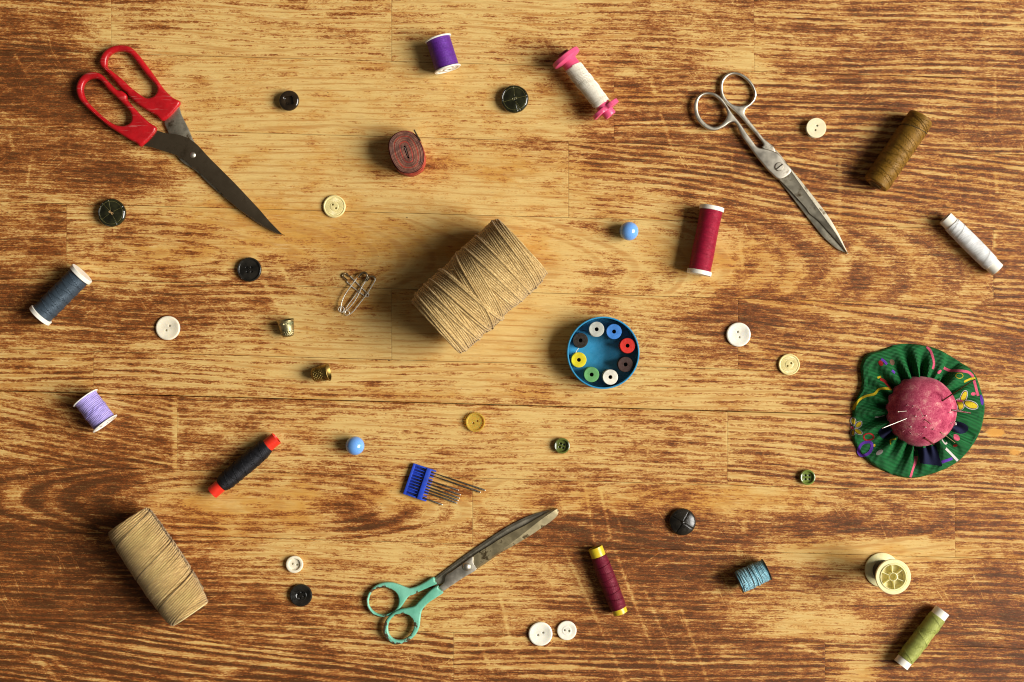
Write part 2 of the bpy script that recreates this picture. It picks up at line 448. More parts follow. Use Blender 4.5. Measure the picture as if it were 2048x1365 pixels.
# pale worn scratches: (x0, y0, x1, y1, half width)
scr = [(486,465,510,520,3),(525,560,555,607,3.4),(470,300,430,350,9),(555,520,575,560,2),(1200,975,1222,1075,1.6),(1170,970,1190,1090,1.6),
 (1130,1100,1250,1365,1.6),(1000,1190,1025,1300,1.8),(1225,1090,1330,1365,1.5),(1290,1180,1350,1330,1.5),(960,1290,985,1345,1.8),
 (1361,1215,1415,1362,1.6),(1491,1040,1487,1062,4),(1475,1095,1478,1112,3),(1990,345,1994,386,2.2),(1990,155,1990,225,1.5),
 (1988,470,1988,500,2),(1455,850,1455,900,2.5),(1500,150,1500,70,1.2),(1464,300,1464,345,1.5),(1680,310,1680,430,1.2),
 (1480,485,1486,540,2),(1686,520,1740,470,7),(1700,530,1650,560,6),(1850,690,1880,640,8),(1500,690,1520,700,4),(70,1310,115,1362,4),(95,1310,145,1350,3),
 (229,405,230,470,1.2),(325,400,331,440,1.4),(20,270,26,300,2),(30,110,60,160,1.5),(1300,160,1310,185,2),(1320,225,1345,300,1.6),
 (350,800,352,935,5),(706,470,700,520,3),(1600,1290,1640,1310,2),(60,330,55,370,1.4),(1230,1020,1245,1065,1.4)]
def mark_field(lst, x, y):
    a = np.zeros_like(x)
    for (cx, cy, rx, ry, k) in lst:
        d = ((x-cx)/rx)**2+((y-cy)/ry)**2
        a += k*np.exp(-d*1.1)
    return a
def scratch_field(x, y):
    a = np.zeros_like(x)
    for (x0, y0, x1, y1, w) in scr:
        if x.max() < min(x0, x1)-12 or x.min() > max(x0, x1)+12 or y.max() < min(y0, y1)-12 or y.min() > max(y0, y1)+12: continue
        dx, dy = x1-x0, y1-y0; L2 = dx*dx+dy*dy
        t = np.clip(((x-x0)*dx+(y-y0)*dy)/L2, 0, 1)
        d = np.hypot(x-x0-t*dx, y-y0-t*dy)
        a = np.maximum(a, np.clip(1.35-d/(w+1.4), 0, 1)*(0.35 if w > 5 else 0.42))
    return a

SL = 0.028
table = bpy.data.objects.new('work_table', None); COL.objects.link(table)
table['label'] = 'worn pine table top with peeling red brown varnish under all the sewing things'; table['category'] = 'table'
rows = [(-400, -230, [600, 1700]), (-230, -62, [300, 1300]), (-62, 101, [222, 783, 1508]), (101, 252, [1228]), (252, 404, [1137]),
        (404, 556, [133, 1987]), (556, 698, [783, 1476]), (698, 781.9, [187]), (782.7, 930, [354, 1455]), (930, 1062, [945, 1910]),
        (1062, 1240, [-300]), (1240, 1400, [907, 1650]), (1400, 1560, [300, 1300]), (1560, 1730, [800, 1800])]
# grain style per board: (row, index) -> (kind, xc, yc offset in board, ring strength, slope)
style = {(3, 1): ('line', 0, 0, .85, .0), (2, 3): ('line', 0, 0, .8, .0), (2, 2): ('line', 0, 0, .6, 0), (4, 1): ('line', 0, 0, .9, -.12),
 (4, 0): ('line', 0, 0, .25, 0), (3, 0): ('line', 0, 0, .3, .03), (5, 1): ('cath', 260, .62, .45, 0), (6, 1): ('line', 0, 0, .45, 0),
 (6, 2): ('line', 0, 0, .8, -.13), (7, 1): ('line', 0, 0, .8, 0), (7, 0): ('line', 0, 0, .8, .04), (8, 0): ('line', 0, 0, .6, -.16),
 (8, 1): ('line', 0, 0, .4, 0), (8, 2): ('line', 0, 0, 1.0, -.03), (9, 0): ('cath', 520, .5, .7, 0), (9, 1): ('cath', 1500, .35, .35, 0),
 (10, 1): ('line', 0, 0, .5, 0), (10, 2): ('line', 0, 0, .5, -.1), (11, 0): ('line', 0, 0, 1.0, -.1),
 (11, 1): ('line', 0, 0, .9, .03), (11, 2): ('line', 0, 0, .7, .0), (5, 0): ('line', 0, 0, .2, 0)}
XL, XR = -500, 2550
nprng = np.random.RandomState(3)
for ri, (ya, yb, joints) in enumerate(rows):
    xs_ = [XL]+joints+[XR]
    for bi in range(len(xs_)-1):
        x0, x1 = xs_[bi]+0.15, xs_[bi+1]-0.15
        kind, cxx, cyy, ringk, slope = style.get((ri, bi), ('line', 0, 0, .55, 0))
        inside = yb+SL*x1 > -20 and ya < 1385
        st_ = 3.4 if inside else 16.0
        nx = max(4, int((x1-x0)/st_)); ny = max(4, int((yb-ya)/st_))
        ux = np.linspace(0, 1, nx+1); uy = np.linspace(0, 1, ny+1)
        e = 0.9
        gx = x0+(x1-x0)*ux; gx = np.concatenate([[gx[0]], [gx[0]+e], gx[1:-1], [gx[-1]-e], [gx[-1]]])
        gt = (yb-ya-0.7)*uy+0.35; gt = np.concatenate([[gt[0]], [gt[0]+e], gt[1:-1], [gt[-1]-e], [gt[-1]]])
        X, T_ = np.meshgrid(gx, gt); Y = ya+T_+SL*X
        wobx = 0.8*np.sin(Y*0.09+ri)*((X-x0 < 2) | (x1-X < 2)); X = X+wobx*0.3
        zoff = -rnd.uniform(0.0, 0.12)
        Z = np.full_like(X, zoff)
        seam = (ri == 8)*1.0; seam2 = (ri == 7)*1.0
        Z[0, :] -= 0.25+0.8*seam; Z[-1, :] -= 0.25+0.8*seam2; Z[:, 0] -= 0.13; Z[:, -1] -= 0.13
        ny_, nx_ = X.shape
        co = np.stack([(X-1024), -(Y-682.5), Z], -1).reshape(-1, 3)
        # rim vertices for the sides
        bid = rnd.uniform(0, 60)
        lowf = np.zeros_like(X)
        for q in range(5):
            kx = nprng.uniform(.0006, .005); ky = nprng.uniform(.002, .012); lowf += nprng.uniform(2, 9)*np.sin(X*kx*2*pi/2+Y*ky+nprng.uniform(0, 6.28))*(0.004/(kx+.002))**.5*0.6
        yl = Y-SL*X
        if kind == 'line': Vv = yl+lowf*0.5+slope*(X-x0)*1.0
        else:
            yc = ya+(yb-ya)*cyy
            Vv = np.sqrt(((X-cxx)*0.17)**2+(yl-yc)**2*1.0+30)+lowf*0.55
        wr = wear_at(X, Y)+mark_field(blobs, X, Y)*0.8
        wr += nprng.uniform(-.03, .03)
        tone = np.stack([np.full_like(X, ringk), mark_field(orange, X, Y)+nprng.uniform(0.05, .3), scratch_field(X, Y)], -1).reshape(-1, 3)
        paint = mark_field([(1990, 866, 26, 12, 1.0), (2030, 905, 20, 10, .8), (2040, 830, 14, 8, .7)], X, Y)
        grain = np.stack([X+bid*131, Vv+bid*77, np.full_like(X, bid)], -1).reshape(-1, 3)
        place = np.stack([X+bid*57, yl+lowf*0.35+slope*0.35*(X-x0)+bid*41, np.full_like(X, bid*0.7)], -1).reshape(-1, 3)
        nv = len(co)
        ids = np.arange(nv).reshape(ny_, nx_)
        quads = np.stack([ids[1:, :-1], ids[1:, 1:], ids[:-1, 1:], ids[:-1, :-1]], -1).reshape(-1, 4)
        rim = np.concatenate([ids[0, :], ids[1:, -1], ids[-1, -2::-1], ids[-2:0:-1, 0]])
        lowr = co[rim].copy(); lowr[:, 2] = -60
        rid = nv+np.arange(len(rim)); nxt = np.roll(np.arange(len(rim)), -1)
        side = np.stack([rim, rim[nxt], rid[nxt], rid], -1)
        def ext(a): return np.concatenate([a, a[rim]])
        co = np.concatenate([co, lowr])*S
        faces = np.concatenate([quads, side])
        me = bpy.data.meshes.new('board')
        me.vertices.add(len(co)); me.vertices.foreach_set('co', co.astype(np.float32).ravel())
        me.loops.add(faces.size); me.loops.foreach_set('vertex_index', faces.astype(np.int32).ravel())
        me.polygons.add(len(faces)); me.polygons.foreach_set('loop_start', (np.arange(len(faces))*4).astype(np.int32))
        me.update(calc_edges=True); me.validate()
        me.polygons.foreach_set('use_smooth', np.ones(len(me.polygons), bool)); me.set_sharp_from_angle(angle=radians(50))
        for nm, arr in (('grain', grain), ('place', place), ('tone', tone)):
            at = me.attributes.new(nm, 'FLOAT_VECTOR', 'POINT'); at.data.foreach_set('vector', ext(arr).astype(np.float32).ravel())
        for nm, arr in (('wear', wr), ('paint', paint)):
            at = me.attributes.new(nm, 'FLOAT', 'POINT'); at.data.foreach_set('value', ext(arr.ravel()).astype(np.float32))
        me.materials.append(M['wood'])
        o = bpy.data.objects.new('board', me); COL.objects.link(o); o.parent = table
g = Geo(); g.box(XL-1000, -1900, -75, XR-1100, 1100, -61); g.obj('underside', M['under'], table)
#OBJECTS
# ------------------------------------------------------------------ materials for the things
M['red_plastic'] = plastic('red_handle_plastic', (0.42, 0.006, 0.010), 0.30, 0.08, scuff=0.12)
M['dark_blade'] = metal('browned_blade_steel', (0.42, 0.33, 0.22), 0.24, (0.12, 0.08, 0.04), 0.5, 0.8)
M['steel'] = metal('dull_nickel_steel', (0.56, 0.51, 0.42), 0.42, (0.10, 0.065, 0.03), 0.58, 0.74)
M['blade_steel'] = metal('ground_blade_steel', (0.42, 0.38, 0.29), 0.45, (0.07, 0.045, 0.02), 0.52, 0.68)
M['old_chrome'] = metal('flaking_chrome', (0.46, 0.38, 0.22), 0.5, (0.10, 0.07, 0.035), 0.50, 0.56)
M['bright_steel'] = metal('bright_wire', (0.78, 0.73, 0.62), 0.36, (0.2, 0.15, 0.1), 0.6, 0.8, 0.6)
M['needle_steel'] = metal('needle_steel', (0.30, 0.27, 0.23), 0.3, (0.08, 0.06, 0.04), 0.5, 0.75)
M['brass'] = metal('old_brass', (0.46, 0.39, 0.20), 0.45, (0.10, 0.11, 0.055), 0.46, 0.62)
M['brass_dark'] = metal('dark_brass', (0.34, 0.23, 0.065), 0.42, (0.07, 0.045, 0.012), 0.46, 0.64)
M['white_plastic'] = plastic('white_spool_plastic', (0.82, 0.78, 0.68), 0.4, 0.03, sss=0.15)
M['cream_plastic'] = plastic('yellowed_cream_plastic', (0.86, 0.78, 0.42), 0.35, 0.05, sss=0.25)
M['pink_plastic'] = plastic('pink_bobbin_plastic', (0.72, 0.085, 0.20), 0.33, 0.06, sss=0.1)
M['orange_red'] = plastic('red_tube_plastic', (0.72, 0.03, 0.012), 0.35, 0.06)
M['yellow_tube'] = plastic('yellow_tube_plastic', (0.66, 0.48, 0.02), 0.28, 0.05, sss=0.2)
M['card'] = plastic('cardboard_tube', (0.42, 0.26, 0.10), 0.85, 0.12)
M['black_plastic'] = plastic('black_plastic', (0.018, 0.015, 0.012), 0.3, 0.2)
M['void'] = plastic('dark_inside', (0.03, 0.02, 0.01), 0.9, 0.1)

def rl(p, z): return local([p], (1024, 682.5), z)[0]

def lying(name, label, cat, p0, p1, rmax, group=None, tilt=0.0):
    """root for a round thing lying on its side; local X runs from p0 to p1"""
    a = W(p0[0], p0[1], rmax); b = W(p1[0], p1[1], rmax)
    L = hypot(b[0]-a[0], b[1]-a[1])
    o = bpy.data.objects.new(name, None); COL.objects.link(o); o.empty_display_size = .01
    o.location = (a[0]*S, a[1]*S, 0); o.rotation_euler = (0, 0, atan2(b[1]-a[1], b[0]-a[0]))
    o['label'] = label; o['category'] = cat
    if group: o['group'] = group
    return o, L

def winding(r, x0, x1, seed, amp=0.35, dome=0.0, n=72, wave=0.0):
    """lathe profile of a thread body with slightly uneven turns"""
    rr = random.Random(seed); pr = []; k = max(24, int((x1-x0)/1.3)); u = 0
    for i in range(k+1):
        t = i/k
        u = u*0.6+rr.uniform(-amp, amp)*0.6
        e = 1-dome*(2*abs(t-.5))**6
        pr.append((x0+(x1-x0)*t, r*e+u-0.2+wave*sin(t*9+seed)))
    return pr

def strands(g, rf, zc, specs, tr, n=26, sides=5, a0=-0.25, a1=1.25):
    """single threads laid over a body: specs = (x at the top, travel over half a turn, radius offset)"""
    for (x, travel, ro) in specs:
        pts = []
        for i in range(n+1):
            a = pi*(a0+(a1-a0)*i/n)
            xx = x+travel*(a/pi-0.5)
            r = rf(xx)
            if r is None: continue
            pts.append((xx, (r+ro)*cos(a), zc+(r+ro)*sin(a)))
        if len(pts) > 3: g.tube(pts, tr, sides, caps=True)

# ------------------------------------------------------------------ scissors
def scissors_red():
    z = 14; C = crop(100, 50, 3.0327); R0 = (330, 280)
    root = thing('scissors', 'large scissors with red plastic handles and dark brown steel blades', 'scissors', *R0)
    def L(p, zz): return spline(local(C(p), R0, zz), True, 6)
    up_o = [(300,215),(325,165),(372,132),(430,122),(487,135),(532,177),(582,240),(642,322),(692,392),(742,440),(788,478,1),(693,580,1),(640,548),(590,520),(530,480),(476,428),(462,408),(430,385),(388,335),(342,285),(308,250)]
    up_h = [(345,230),(352,198),(382,172),(430,160),(478,172),(512,208),(562,275),(602,325),(640,368),(648,402),(630,430),(600,443),(572,440),(530,412),(480,372),(435,328),(380,285),(350,258)]
    lo_o = [(160,400),(165,358),(187,318),(222,293),(270,287),(312,302),(352,342),(402,392),(436,402),(464,425),(470,455),(500,492),(552,548),(600,592),(646,636,1),(560,736,1),(520,716),(470,690),(410,652),(350,612),(290,562),(222,502),(178,452)]
    lo_h = [(206,420),(203,382),(216,350),(245,330),(285,328),(317,347),(352,392),(402,438),(446,482),(480,520),(494,552),(492,585),(470,606),(430,614),(382,600),(332,566),(272,512),(226,462)]
    for o_, h_, z0 in ((up_o, up_h, 0.5), (lo_o, lo_h, 2.5)):
        g = Geo(); g.plate(L(o_, z), [L(h_, z)], z0, z0+17, 5.5, 4)
        g.obj('handle', M['red_plastic'], root, 30)
    b1 = [(775,496,1),(800,550),(840,630),(885,724),(1000,850),(1200,1062),(1403,1270,1),(1240,1190),(1010,1006),(888,890),(800,830),(740,740),(722,662),(697,578,1)]
    g = Geo(); g.plate(L(b1, 6), [], 4.0, 7.6, 0.8, 2); g.obj('blade', M['blade_steel'], root, 30)
    b2 = [(637,646,1),(700,657),(770,665),(832,686),(890,725),(960,800),(1040,880),(1120,960),(1200,1045),(1270,1120),(1330,1190),(1400,1262),(1419,1276,1),(1350,1252),(1240,1182),(1130,1107),(1020,1000),(900,885),(870,868),(830,830),(770,795),(700,770),(620,745),(562,722,1)]
    g = Geo(); g.plate(L(b2, 12), [], 8.6, 12.4, 0.8, 2); g.obj('blade', M['dark_blade'], root, 30)
    g = Geo(); x, y = local(C([(866,790)]), R0, 13)[0]
    g.lathe_z([(5.8,10),(5.8,13.2),(4.6,14.4),(2.5,15.2),(0.01,15.5)], 24, x, y); g.obj('rivet', M['steel'], root)

def scissors_steel():
    C = crop(1340, 110, 3.25); R0 = (1530, 320)
    root = thing('scissors', 'all metal scissors with oval finger rings and a slotted screw', 'scissors', *R0)
    def L(p, zz, per=6): return spline(local(C(p), R0, zz), True, per)
    up = [(325,215),(330,170),(356,130),(405,110),(460,118),(510,150),(548,200),(565,250),(556,292),(530,325),(502,346),(488,366),(490,390),(520,430),(570,492),(610,542),(650,575),(682,608,1),(684,660,1),(600,606,1),(606,580),(562,522),(500,452),(465,412),(430,377),(390,342),(350,300),(330,260)]
    uh = [(345,215),(352,172),(382,138),(420,127),(465,142),(508,178),(537,222),(547,257),(537,290),(508,318),(460,331),(412,323),(372,290),(352,255)]
    g = Geo(); g.plate(L(up, 10), [L(uh, 10)], 1.5, 10.5, 3.0, 4); g.obj('handle', M['steel'], root, 40)
    bb = [(620,600,1),(690,620,1),(790,745),(900,880),(1050,1080),(1150,1276,1),(1145,1288),(1085,1262),(1030,1217),(980,1166),(880,1040),(780,910),(690,792),(640,700,1)]
    g = Geo(); g.plate(L(bb, 4), [], 1.0, 5.0, 1.2, 2); g.obj('blade', M['blade_steel'], root, 30)
    lo = [(155,335),(165,290),(190,257),(235,240),(285,245),(330,273),(362,312),(392,360),(420,398),(455,442),(500,508),(540,562),(572,600),(640,614),(702,640),(742,690),(790,756,1),(716,810,1),(650,762),(580,682),(520,602),(470,532),(436,462),(416,438),(390,442),(350,470),(300,491),(250,486),(200,452),(165,402)]
    lh = [(182,330),(192,287),(220,262),(260,258),(300,276),(338,312),(366,352),(372,390),(354,428),(320,458),(280,466),(242,449),(207,415),(187,375)]
    g = Geo(); g.plate(L(lo, 15), [L(lh, 15)], 5.6, 15.0, 3.0, 4); g.obj('handle', M['steel'], root, 40)
    # upper blade: thick back, hollow ground face
    def P(p, zz): x, y = local(C([p]), R0, 12)[0]; return (x, y, zz)
    back = [(794,752),(862,850),(942,962),(1022,1072),(1092,1172),(1150,1276),(1158,1288)]
    edge = [(714,812),(740,836),(802,902),(884,992),(912,1032),(972,1082),(1052,1172),(1156,1290)]
    n = 40; bk = spline([p for p in back], False, 6); ed = spline([p for p in edge], False, 6)
    def samp(pl, t):
        q = t*(len(pl)-1); i = min(int(q), len(pl)-2); f = q-i
        return (pl[i][0]*(1-f)+pl[i+1][0]*f, pl[i][1]*(1-f)+pl[i+1][1]*f)
    vs = []; fs = []
    for i in range(n+1):
        t = i/n; a = samp(bk, t); e = samp(ed, t)
        for w_, zz in ((0, 5.2), (0, 12.6), (0.08, 12.9), (0.14, 12.2), (0.55, 11.2), (1, 9.6), (1, 5.2)):
            zz = 5.2+(zz-5.2)*(1-0.45*t)
            vs.append(P((a[0]*(1-w_)+e[0]*w_, a[1]*(1-w_)+e[1]*w_), zz))
    for i in range(n):
        for k in range(6): fs.append((i*7+k, (i+1)*7+k, (i+1)*7+k+1, i*7+k+1))
    fs.append(tuple(range(7))); fs.append(tuple(n*7+k for k in reversed(range(7))))
    g = Geo(); g.add(vs, fs); g.obj('blade', M['blade_steel'], root, 25)
    g = Geo(); x, y = local(C([(710,728)]), R0, 16)[0]
    g.lathe_z([(8.8,12),(8.8,16.2),(7.6,17.4),(0.01,17.8)], 32, x, y); o = g.obj('screw', M['steel'], root)
    a = radians(38); g = Geo()
    g.box(-8.3, -1.1, 17.3, 8.3, 1.1, 17.9); 
    g.v = [(x+vx*cos(a)-vy*sin(a), y+vx*sin(a)+vy*cos(a), vz) for vx, vy, vz in g.v]
    g.obj('screw_slot', M['void'], o)

def scissors_mint():
    C = crop(680, 980, 4.0146); R0 = (910, 1150)
    root = thing('scissors', 'old scissors with chipped mint green painted finger rings', 'scissors', *R0)
    def L(p, zz, per=6): return spline(local(C(p), R0, zz), True, per)
    paint, nt, b = new_mat('chipped_mint_paint')
    v = ocoord(nt); n1 = noise(nt, v, 160, 5, 0.65)
    gm = nt.nodes.new('ShaderNodeSeparateXYZ'); nt.links.new(v, gm.inputs[0])
    # chips gather on the far outer side of the rings
    out = mth(nt, 'ADD', mth(nt, 'MULTIPLY', gm.outputs[0], -11.0), mth(nt, 'MULTIPLY', gm.outputs[1], -9.0))
    ag = nt.nodes.new('ShaderNodeNewGeometry'); sn = nt.nodes.new('ShaderNodeSeparateXYZ'); nt.links.new(ag.outputs['Normal'], sn.inputs[0])
    side = mth(nt, 'SUBTRACT', mth(nt, 'MULTIPLY', sn.outputs[0], -0.35), mth(nt, 'MULTIPLY', sn.outputs[1], 0.45))
    f = smooth(nt, mth(nt, 'ADD', mth(nt, 'ADD', mth(nt, 'MULTIPLY', n1, 0.9), mth(nt, 'MULTIPLY', out, 0.28)), mth(nt, 'MULTIPLY', side, 0.40)), 0.70, 0.73)
    nt.links.new(mix(nt, f, mix(nt, smooth(nt, noise(nt, v, 60, 3), .35, .65), (0.12, 0.40, 0.27), (0.19, 0.50, 0.36)), (0.34, 0.27, 0.18)), b.inputs['Base Color'])
    nt.links.new(f, b.inputs['Metallic']); b.inputs['Roughness'].default_value = 0.38
    bump(nt, b, mth(nt, 'ADD', mth(nt, 'MULTIPLY', f, -1.0), n1), 1.4, 0.7)
    up = [(210,905),(215,860),(240,810),(288,768),(350,745),(420,745),(480,763),(530,783),(565,789),(620,772),(682,740),(742,702,1),(760,712),(762,736),(775,757,1),(720,782),(652,812),(590,842),(555,855),(530,885),(500,930),(468,965),(430,992),(370,1015),(310,1020),(258,1000),(225,958)]
    uh = [(231,900),(241,850),(270,810),(320,790),(380,790),(430,811),(463,850),(471,900),(455,948),(420,983),(370,1003),(312,999),(262,969),(236,930)]
    g = Geo(); g.plate(L(up, 10), [L(uh, 10)], 0.8, 12, 3.2, 4); g.obj('handle', paint, root, 40)
    lo = [(345,1140),(352,1080),(380,1030),(430,985),(480,962),(540,950),(598,934),(630,900),(672,858),(730,802),(785,770,1),(790,792),(806,808),(829,828,1),(780,862),(720,902),(682,937),(656,977),(645,1040),(638,1100),(610,1160),(560,1207),(500,1235),(440,1245),(398,1225),(360,1182)]
    lh = [(386,1120),(392,1070),(422,1025),(470,1001),(520,998),(563,1020),(588,1060),(591,1110),(569,1158),(530,1192),(480,1207),(432,1198),(397,1163)]
    g = Geo(); g.plate(L(lo, 15), [L(lh, 15)], 5.5, 16.5, 3.2, 4); g.obj('handle', paint, root, 40)
    def face(back, ridge, edge, zz, name, mats):
        n = 48; sp = [spline(q, False, 6) for q in (back, ridge, edge)]
        def samp(pl, t):
            q = t*(len(pl)-1); i = min(int(q), len(pl)-2); f_ = q-i
            return (pl[i][0]*(1-f_)+pl[i+1][0]*f_, pl[i][1]*(1-f_)+pl[i+1][1]*f_)
        vs = []; fs = []
        for i in range(n+1):
            t = i/n; a, r_, e = (samp(q, t) for q in sp)
            for p, z_ in ((a, zz[0]), (a, zz[1]), (r_, zz[2]), (e, zz[3]), (e, zz[0])):
                x, y = local(C([p]), R0, zz[1])[0]; vs.append((x, y, z_))
        for i in range(n):
            for k in range(4): fs.append((i*5+k, (i+1)*5+k, (i+1)*5+k+1, i*5+k+1))
        fs.append((0,1,2,3,4)); fs.append(tuple(n*5+k for k in (4,3,2,1,0)))
        g = Geo(); g.add(vs, fs); return g.obj(name, mats, root, 14)
    face([(750,716),(880,618),(1000,528),(1150,424),(1300,324),(1430,250),(1560,195),(1738,148)],
         [(758,735),(885,632),(1010,545),(1160,440),(1310,340),(1440,266),(1570,210),(1742,150)],
         [(775,765),(900,720),(1030,650),(1200,540),(1350,440),(1480,350),(1600,270),(1744,156)], (1.2, 3.6, 5.2, 5.0), 'blade', M['blade_steel'])
    g = Geo()
    pl = [(835,745,1),(845,700),(862,678),(900,655),(960,612),(1012,574),(1066,536,1),(1072,590),(1094,640,1),(1000,700),(900,766),(822,816,1),(795,784,1)]
    g.plate(L(pl, 10), [], 5.8, 11.5, 1.0, 2); g.obj('pivot_plate', M['steel'], root, 30)
    face([(1056,546),(1100,512),(1200,450),(1300,386),(1400,330),(1500,279),(1600,220),(1700,166),(1740,149)],
         [(1090,632),(1130,598),(1230,530),(1330,460),(1420,392),(1500,330),(1600,250),(1700,180),(1744,152)],
         [(1094,642),(1190,577),(1300,502),(1400,446),(1500,386),(1600,320),(1700,250),(1745,206),(1756,166)], (5.6, 10.0, 11.6, 8.0), 'blade', M['old_chrome'])
    g = Geo(); x, y = local(C([(1017,620)]), R0, 15)[0]
    g.lathe_z([(8.2,11),(8.2,12.5),(7.2,14.2),(4.8,15.6),(2.2,16.3),(0.01,16.5)], 32, x, y); g.obj('rivet', M['steel'], root)

scissors_red(); scissors_steel(); scissors_mint()

# ------------------------------------------------------------------ twine rolls
def twine_mat(name, col, dk, hi):
    m, nt, b = new_mat(name)
    v = vmul(nt, ocoord(nt), (1/S, 1/S, 1/S))
    n1 = noise(nt, vmul(nt, v, (0.62, 0.5, 0.5)), 1, 3, 0.75); n2 = noise(nt, vmul(nt, v, (0.035, 0.035, 0.035)), 1, 4, 0.65)
    n3 = noise(nt, vmul(nt, v, (0.5, 0.05, 0.05)), 1, 3, 0.6)
    f = mth(nt, 'ADD', mth(nt, 'MULTIPLY', n1, 0.6), mth(nt, 'ADD', mth(nt, 'MULTIPLY', n2, 0.15), mth(nt, 'MULTIPLY', n3, 0.25)))
    c = mix(nt, smooth(nt, f, 0.38, 0.50), dk, col); c = mix(nt, smooth(nt, f, 0.51, 0.62), c, hi)
    nt.links.new(c, b.inputs['Base Color']); b.inputs['Roughness'].default_value = 0.75
    b.inputs['Sheen Weight'].default_value = 0.25; b.inputs['Specular IOR Level'].default_value = 0.3
    bump(nt, b, n1, 1.0, 0.9)
    return m
M['twine'] = twine_mat('linen_twine', (0.45, 0.290, 0.100), (0.16, 0.090, 0.026), (0.80, 0.59, 0.27))
M['twine_base'] = plastic('inner_twine', (0.15, 0.095, 0.04), 0.9, 0.3)  # darker than the twine: shade between strands is put into this colour

def twine_roll(name, label, p0, p1, r0, r1, bulge, seed, bands, single, cardend=None, sp=3.9, tr=2.35, grooves=()):
    rmax = max(r0, r1)+bulge
    root, L = lying(name, label, 'twine roll', p0, p1, rmax)
    def rf(x):
        if x < 1.0 or x > L-1.0: return None
        t = x/L; return r0+(r1-r0)*t+bulge*sin(pi*t)-4.0*(2*abs(t-.5))**16
    rr = random.Random(seed)
    g = Geo(); pr = [(2, 9), (1.5, r0-5)]+[(x, rf(x)-2.6) for x in np.linspace(2.5, L-2.5, 30)]+[(L-1.5, r1-5), (L-2, 9)]
    g.lathe_x(pr, rmax, 64); g.obj('inner_winding', M['twine_base'], root)
    g = Geo()
    # underlying even layer
    tilt = 7.0; x = -tilt
    sp_ = []
    while x < L+tilt:
        sp_.append((x, -tilt, -1.0+rr.uniform(-.3, .3))); x += sp*rr.uniform(.93, 1.07)
    strands(g, rf, rmax, sp_, tr, 30)
    for (xa, xb, tl, ro) in bands:
        x = xa; sp_ = []
        while x < xb:
            sp_.append((x, tl+rr.uniform(-1.2, 1.2), ro+rr.uniform(-.35, .35))); x += sp*rr.uniform(.94, 1.12)
        strands(g, rf, rmax, sp_, tr, 34)
    for (x, tl, ro) in single: strands(g, rf, rmax, [(x, tl, ro)], tr*1.1, 34)
    g.obj('twine_winding', M['twine'], root, 80, kind='stuff')
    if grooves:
        g = Geo(); strands(g, rf, rmax, [(x, 31, 3.3) for x in grooves], 0.9, 34, 5); g.obj('winding_groove', M['twine_base'], root, 80)  # dark strands laid on top, painting the shade of the grooves
    # end coils
    for xe, re, dr in ((1.0, r0, -1), (L-1.0, r1, 1)):
        g = Geo()
        for k in range(int((re-12)/4)):
            rr_ = re-3-k*4.0; m_ = 48
            pts = [(xe-dr*0.5*(k > 0)+rr.uniform(-.4, .4), rr_*cos(2*pi*i/m_), rmax+rr_*sin(2*pi*i/m_)) for i in range(m_+1)]
            g.tube(pts, 2.1, 5, caps=False)
        g.obj('end_coil', M['twine'], root, 80)
    # loose fibres
    g = Geo()
    for k in range(120):
        a = rr.uniform(-0.1, 1.1)*pi; x = rr.uniform(2, L-2); r_ = rf(x) or r0; l = rr.uniform(2, 7)
        d = (rr.uniform(-1, 1), rr.uniform(-1, 1), rr.uniform(-.3, 1)); pts = []
        for q in range(4):
            t = q/3*l; pts.append((x+d[0]*t, (r_+1.5+t*.35)*cos(a)+d[1]*t*.6, rmax+(r_+1.5+t*.35)*sin(a)+d[2]*t*.3-q*q*.08))
        g.tube(pts, 0.17, 3)
    g.obj('loose_fibres', M['twine'], root, 80, kind='stuff')
    if cardend:
        g = Geo(); g.lathe_x([(L-3, r1-5), (L+1.2, r1-3), (L+2.2, r1-5), (L+2.2, 14), (L-4, 13)], rmax, 48); g.obj('card_end', M['cream_plastic'], root)
    return root, L

twine_roll('twine_roll', 'fat roll of natural linen twine, the largest thing lying in the middle', (871.5, 654), (1045, 493), 72, 74, 1.5, 5,
    [(20, 60, -26, .6), (58, 98, 26, 0.9), (92, 132, -48, 1.5), (128, 150, 24, 1.0), (148, 186, 12, 1.5), (196, 226, -25, 1.5), (34, 44, 20, 1.8), (6, 22, -14, 1.2), (168, 196, -40, .9)],
    [(43, 6, 3.0), (64, 22, 2.8), (91, 26, 3.4), (94, 27, 3.2), (104, -50, 3.6), (150, 16, 3.0), (178, 2, 3), (208, -26, 3.2), (14, -4, 2.4)])
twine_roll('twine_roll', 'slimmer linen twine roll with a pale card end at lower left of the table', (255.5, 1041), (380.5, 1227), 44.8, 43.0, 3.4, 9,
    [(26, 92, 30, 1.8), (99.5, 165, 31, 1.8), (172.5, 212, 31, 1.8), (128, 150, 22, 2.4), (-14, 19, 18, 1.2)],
    [(95.5, 24.5, 1.5), (23, 24, 1.6), (169, 25, 1.6)], cardend=True, sp=4.0, tr=2.2, grooves=(23, 97, 169.5))

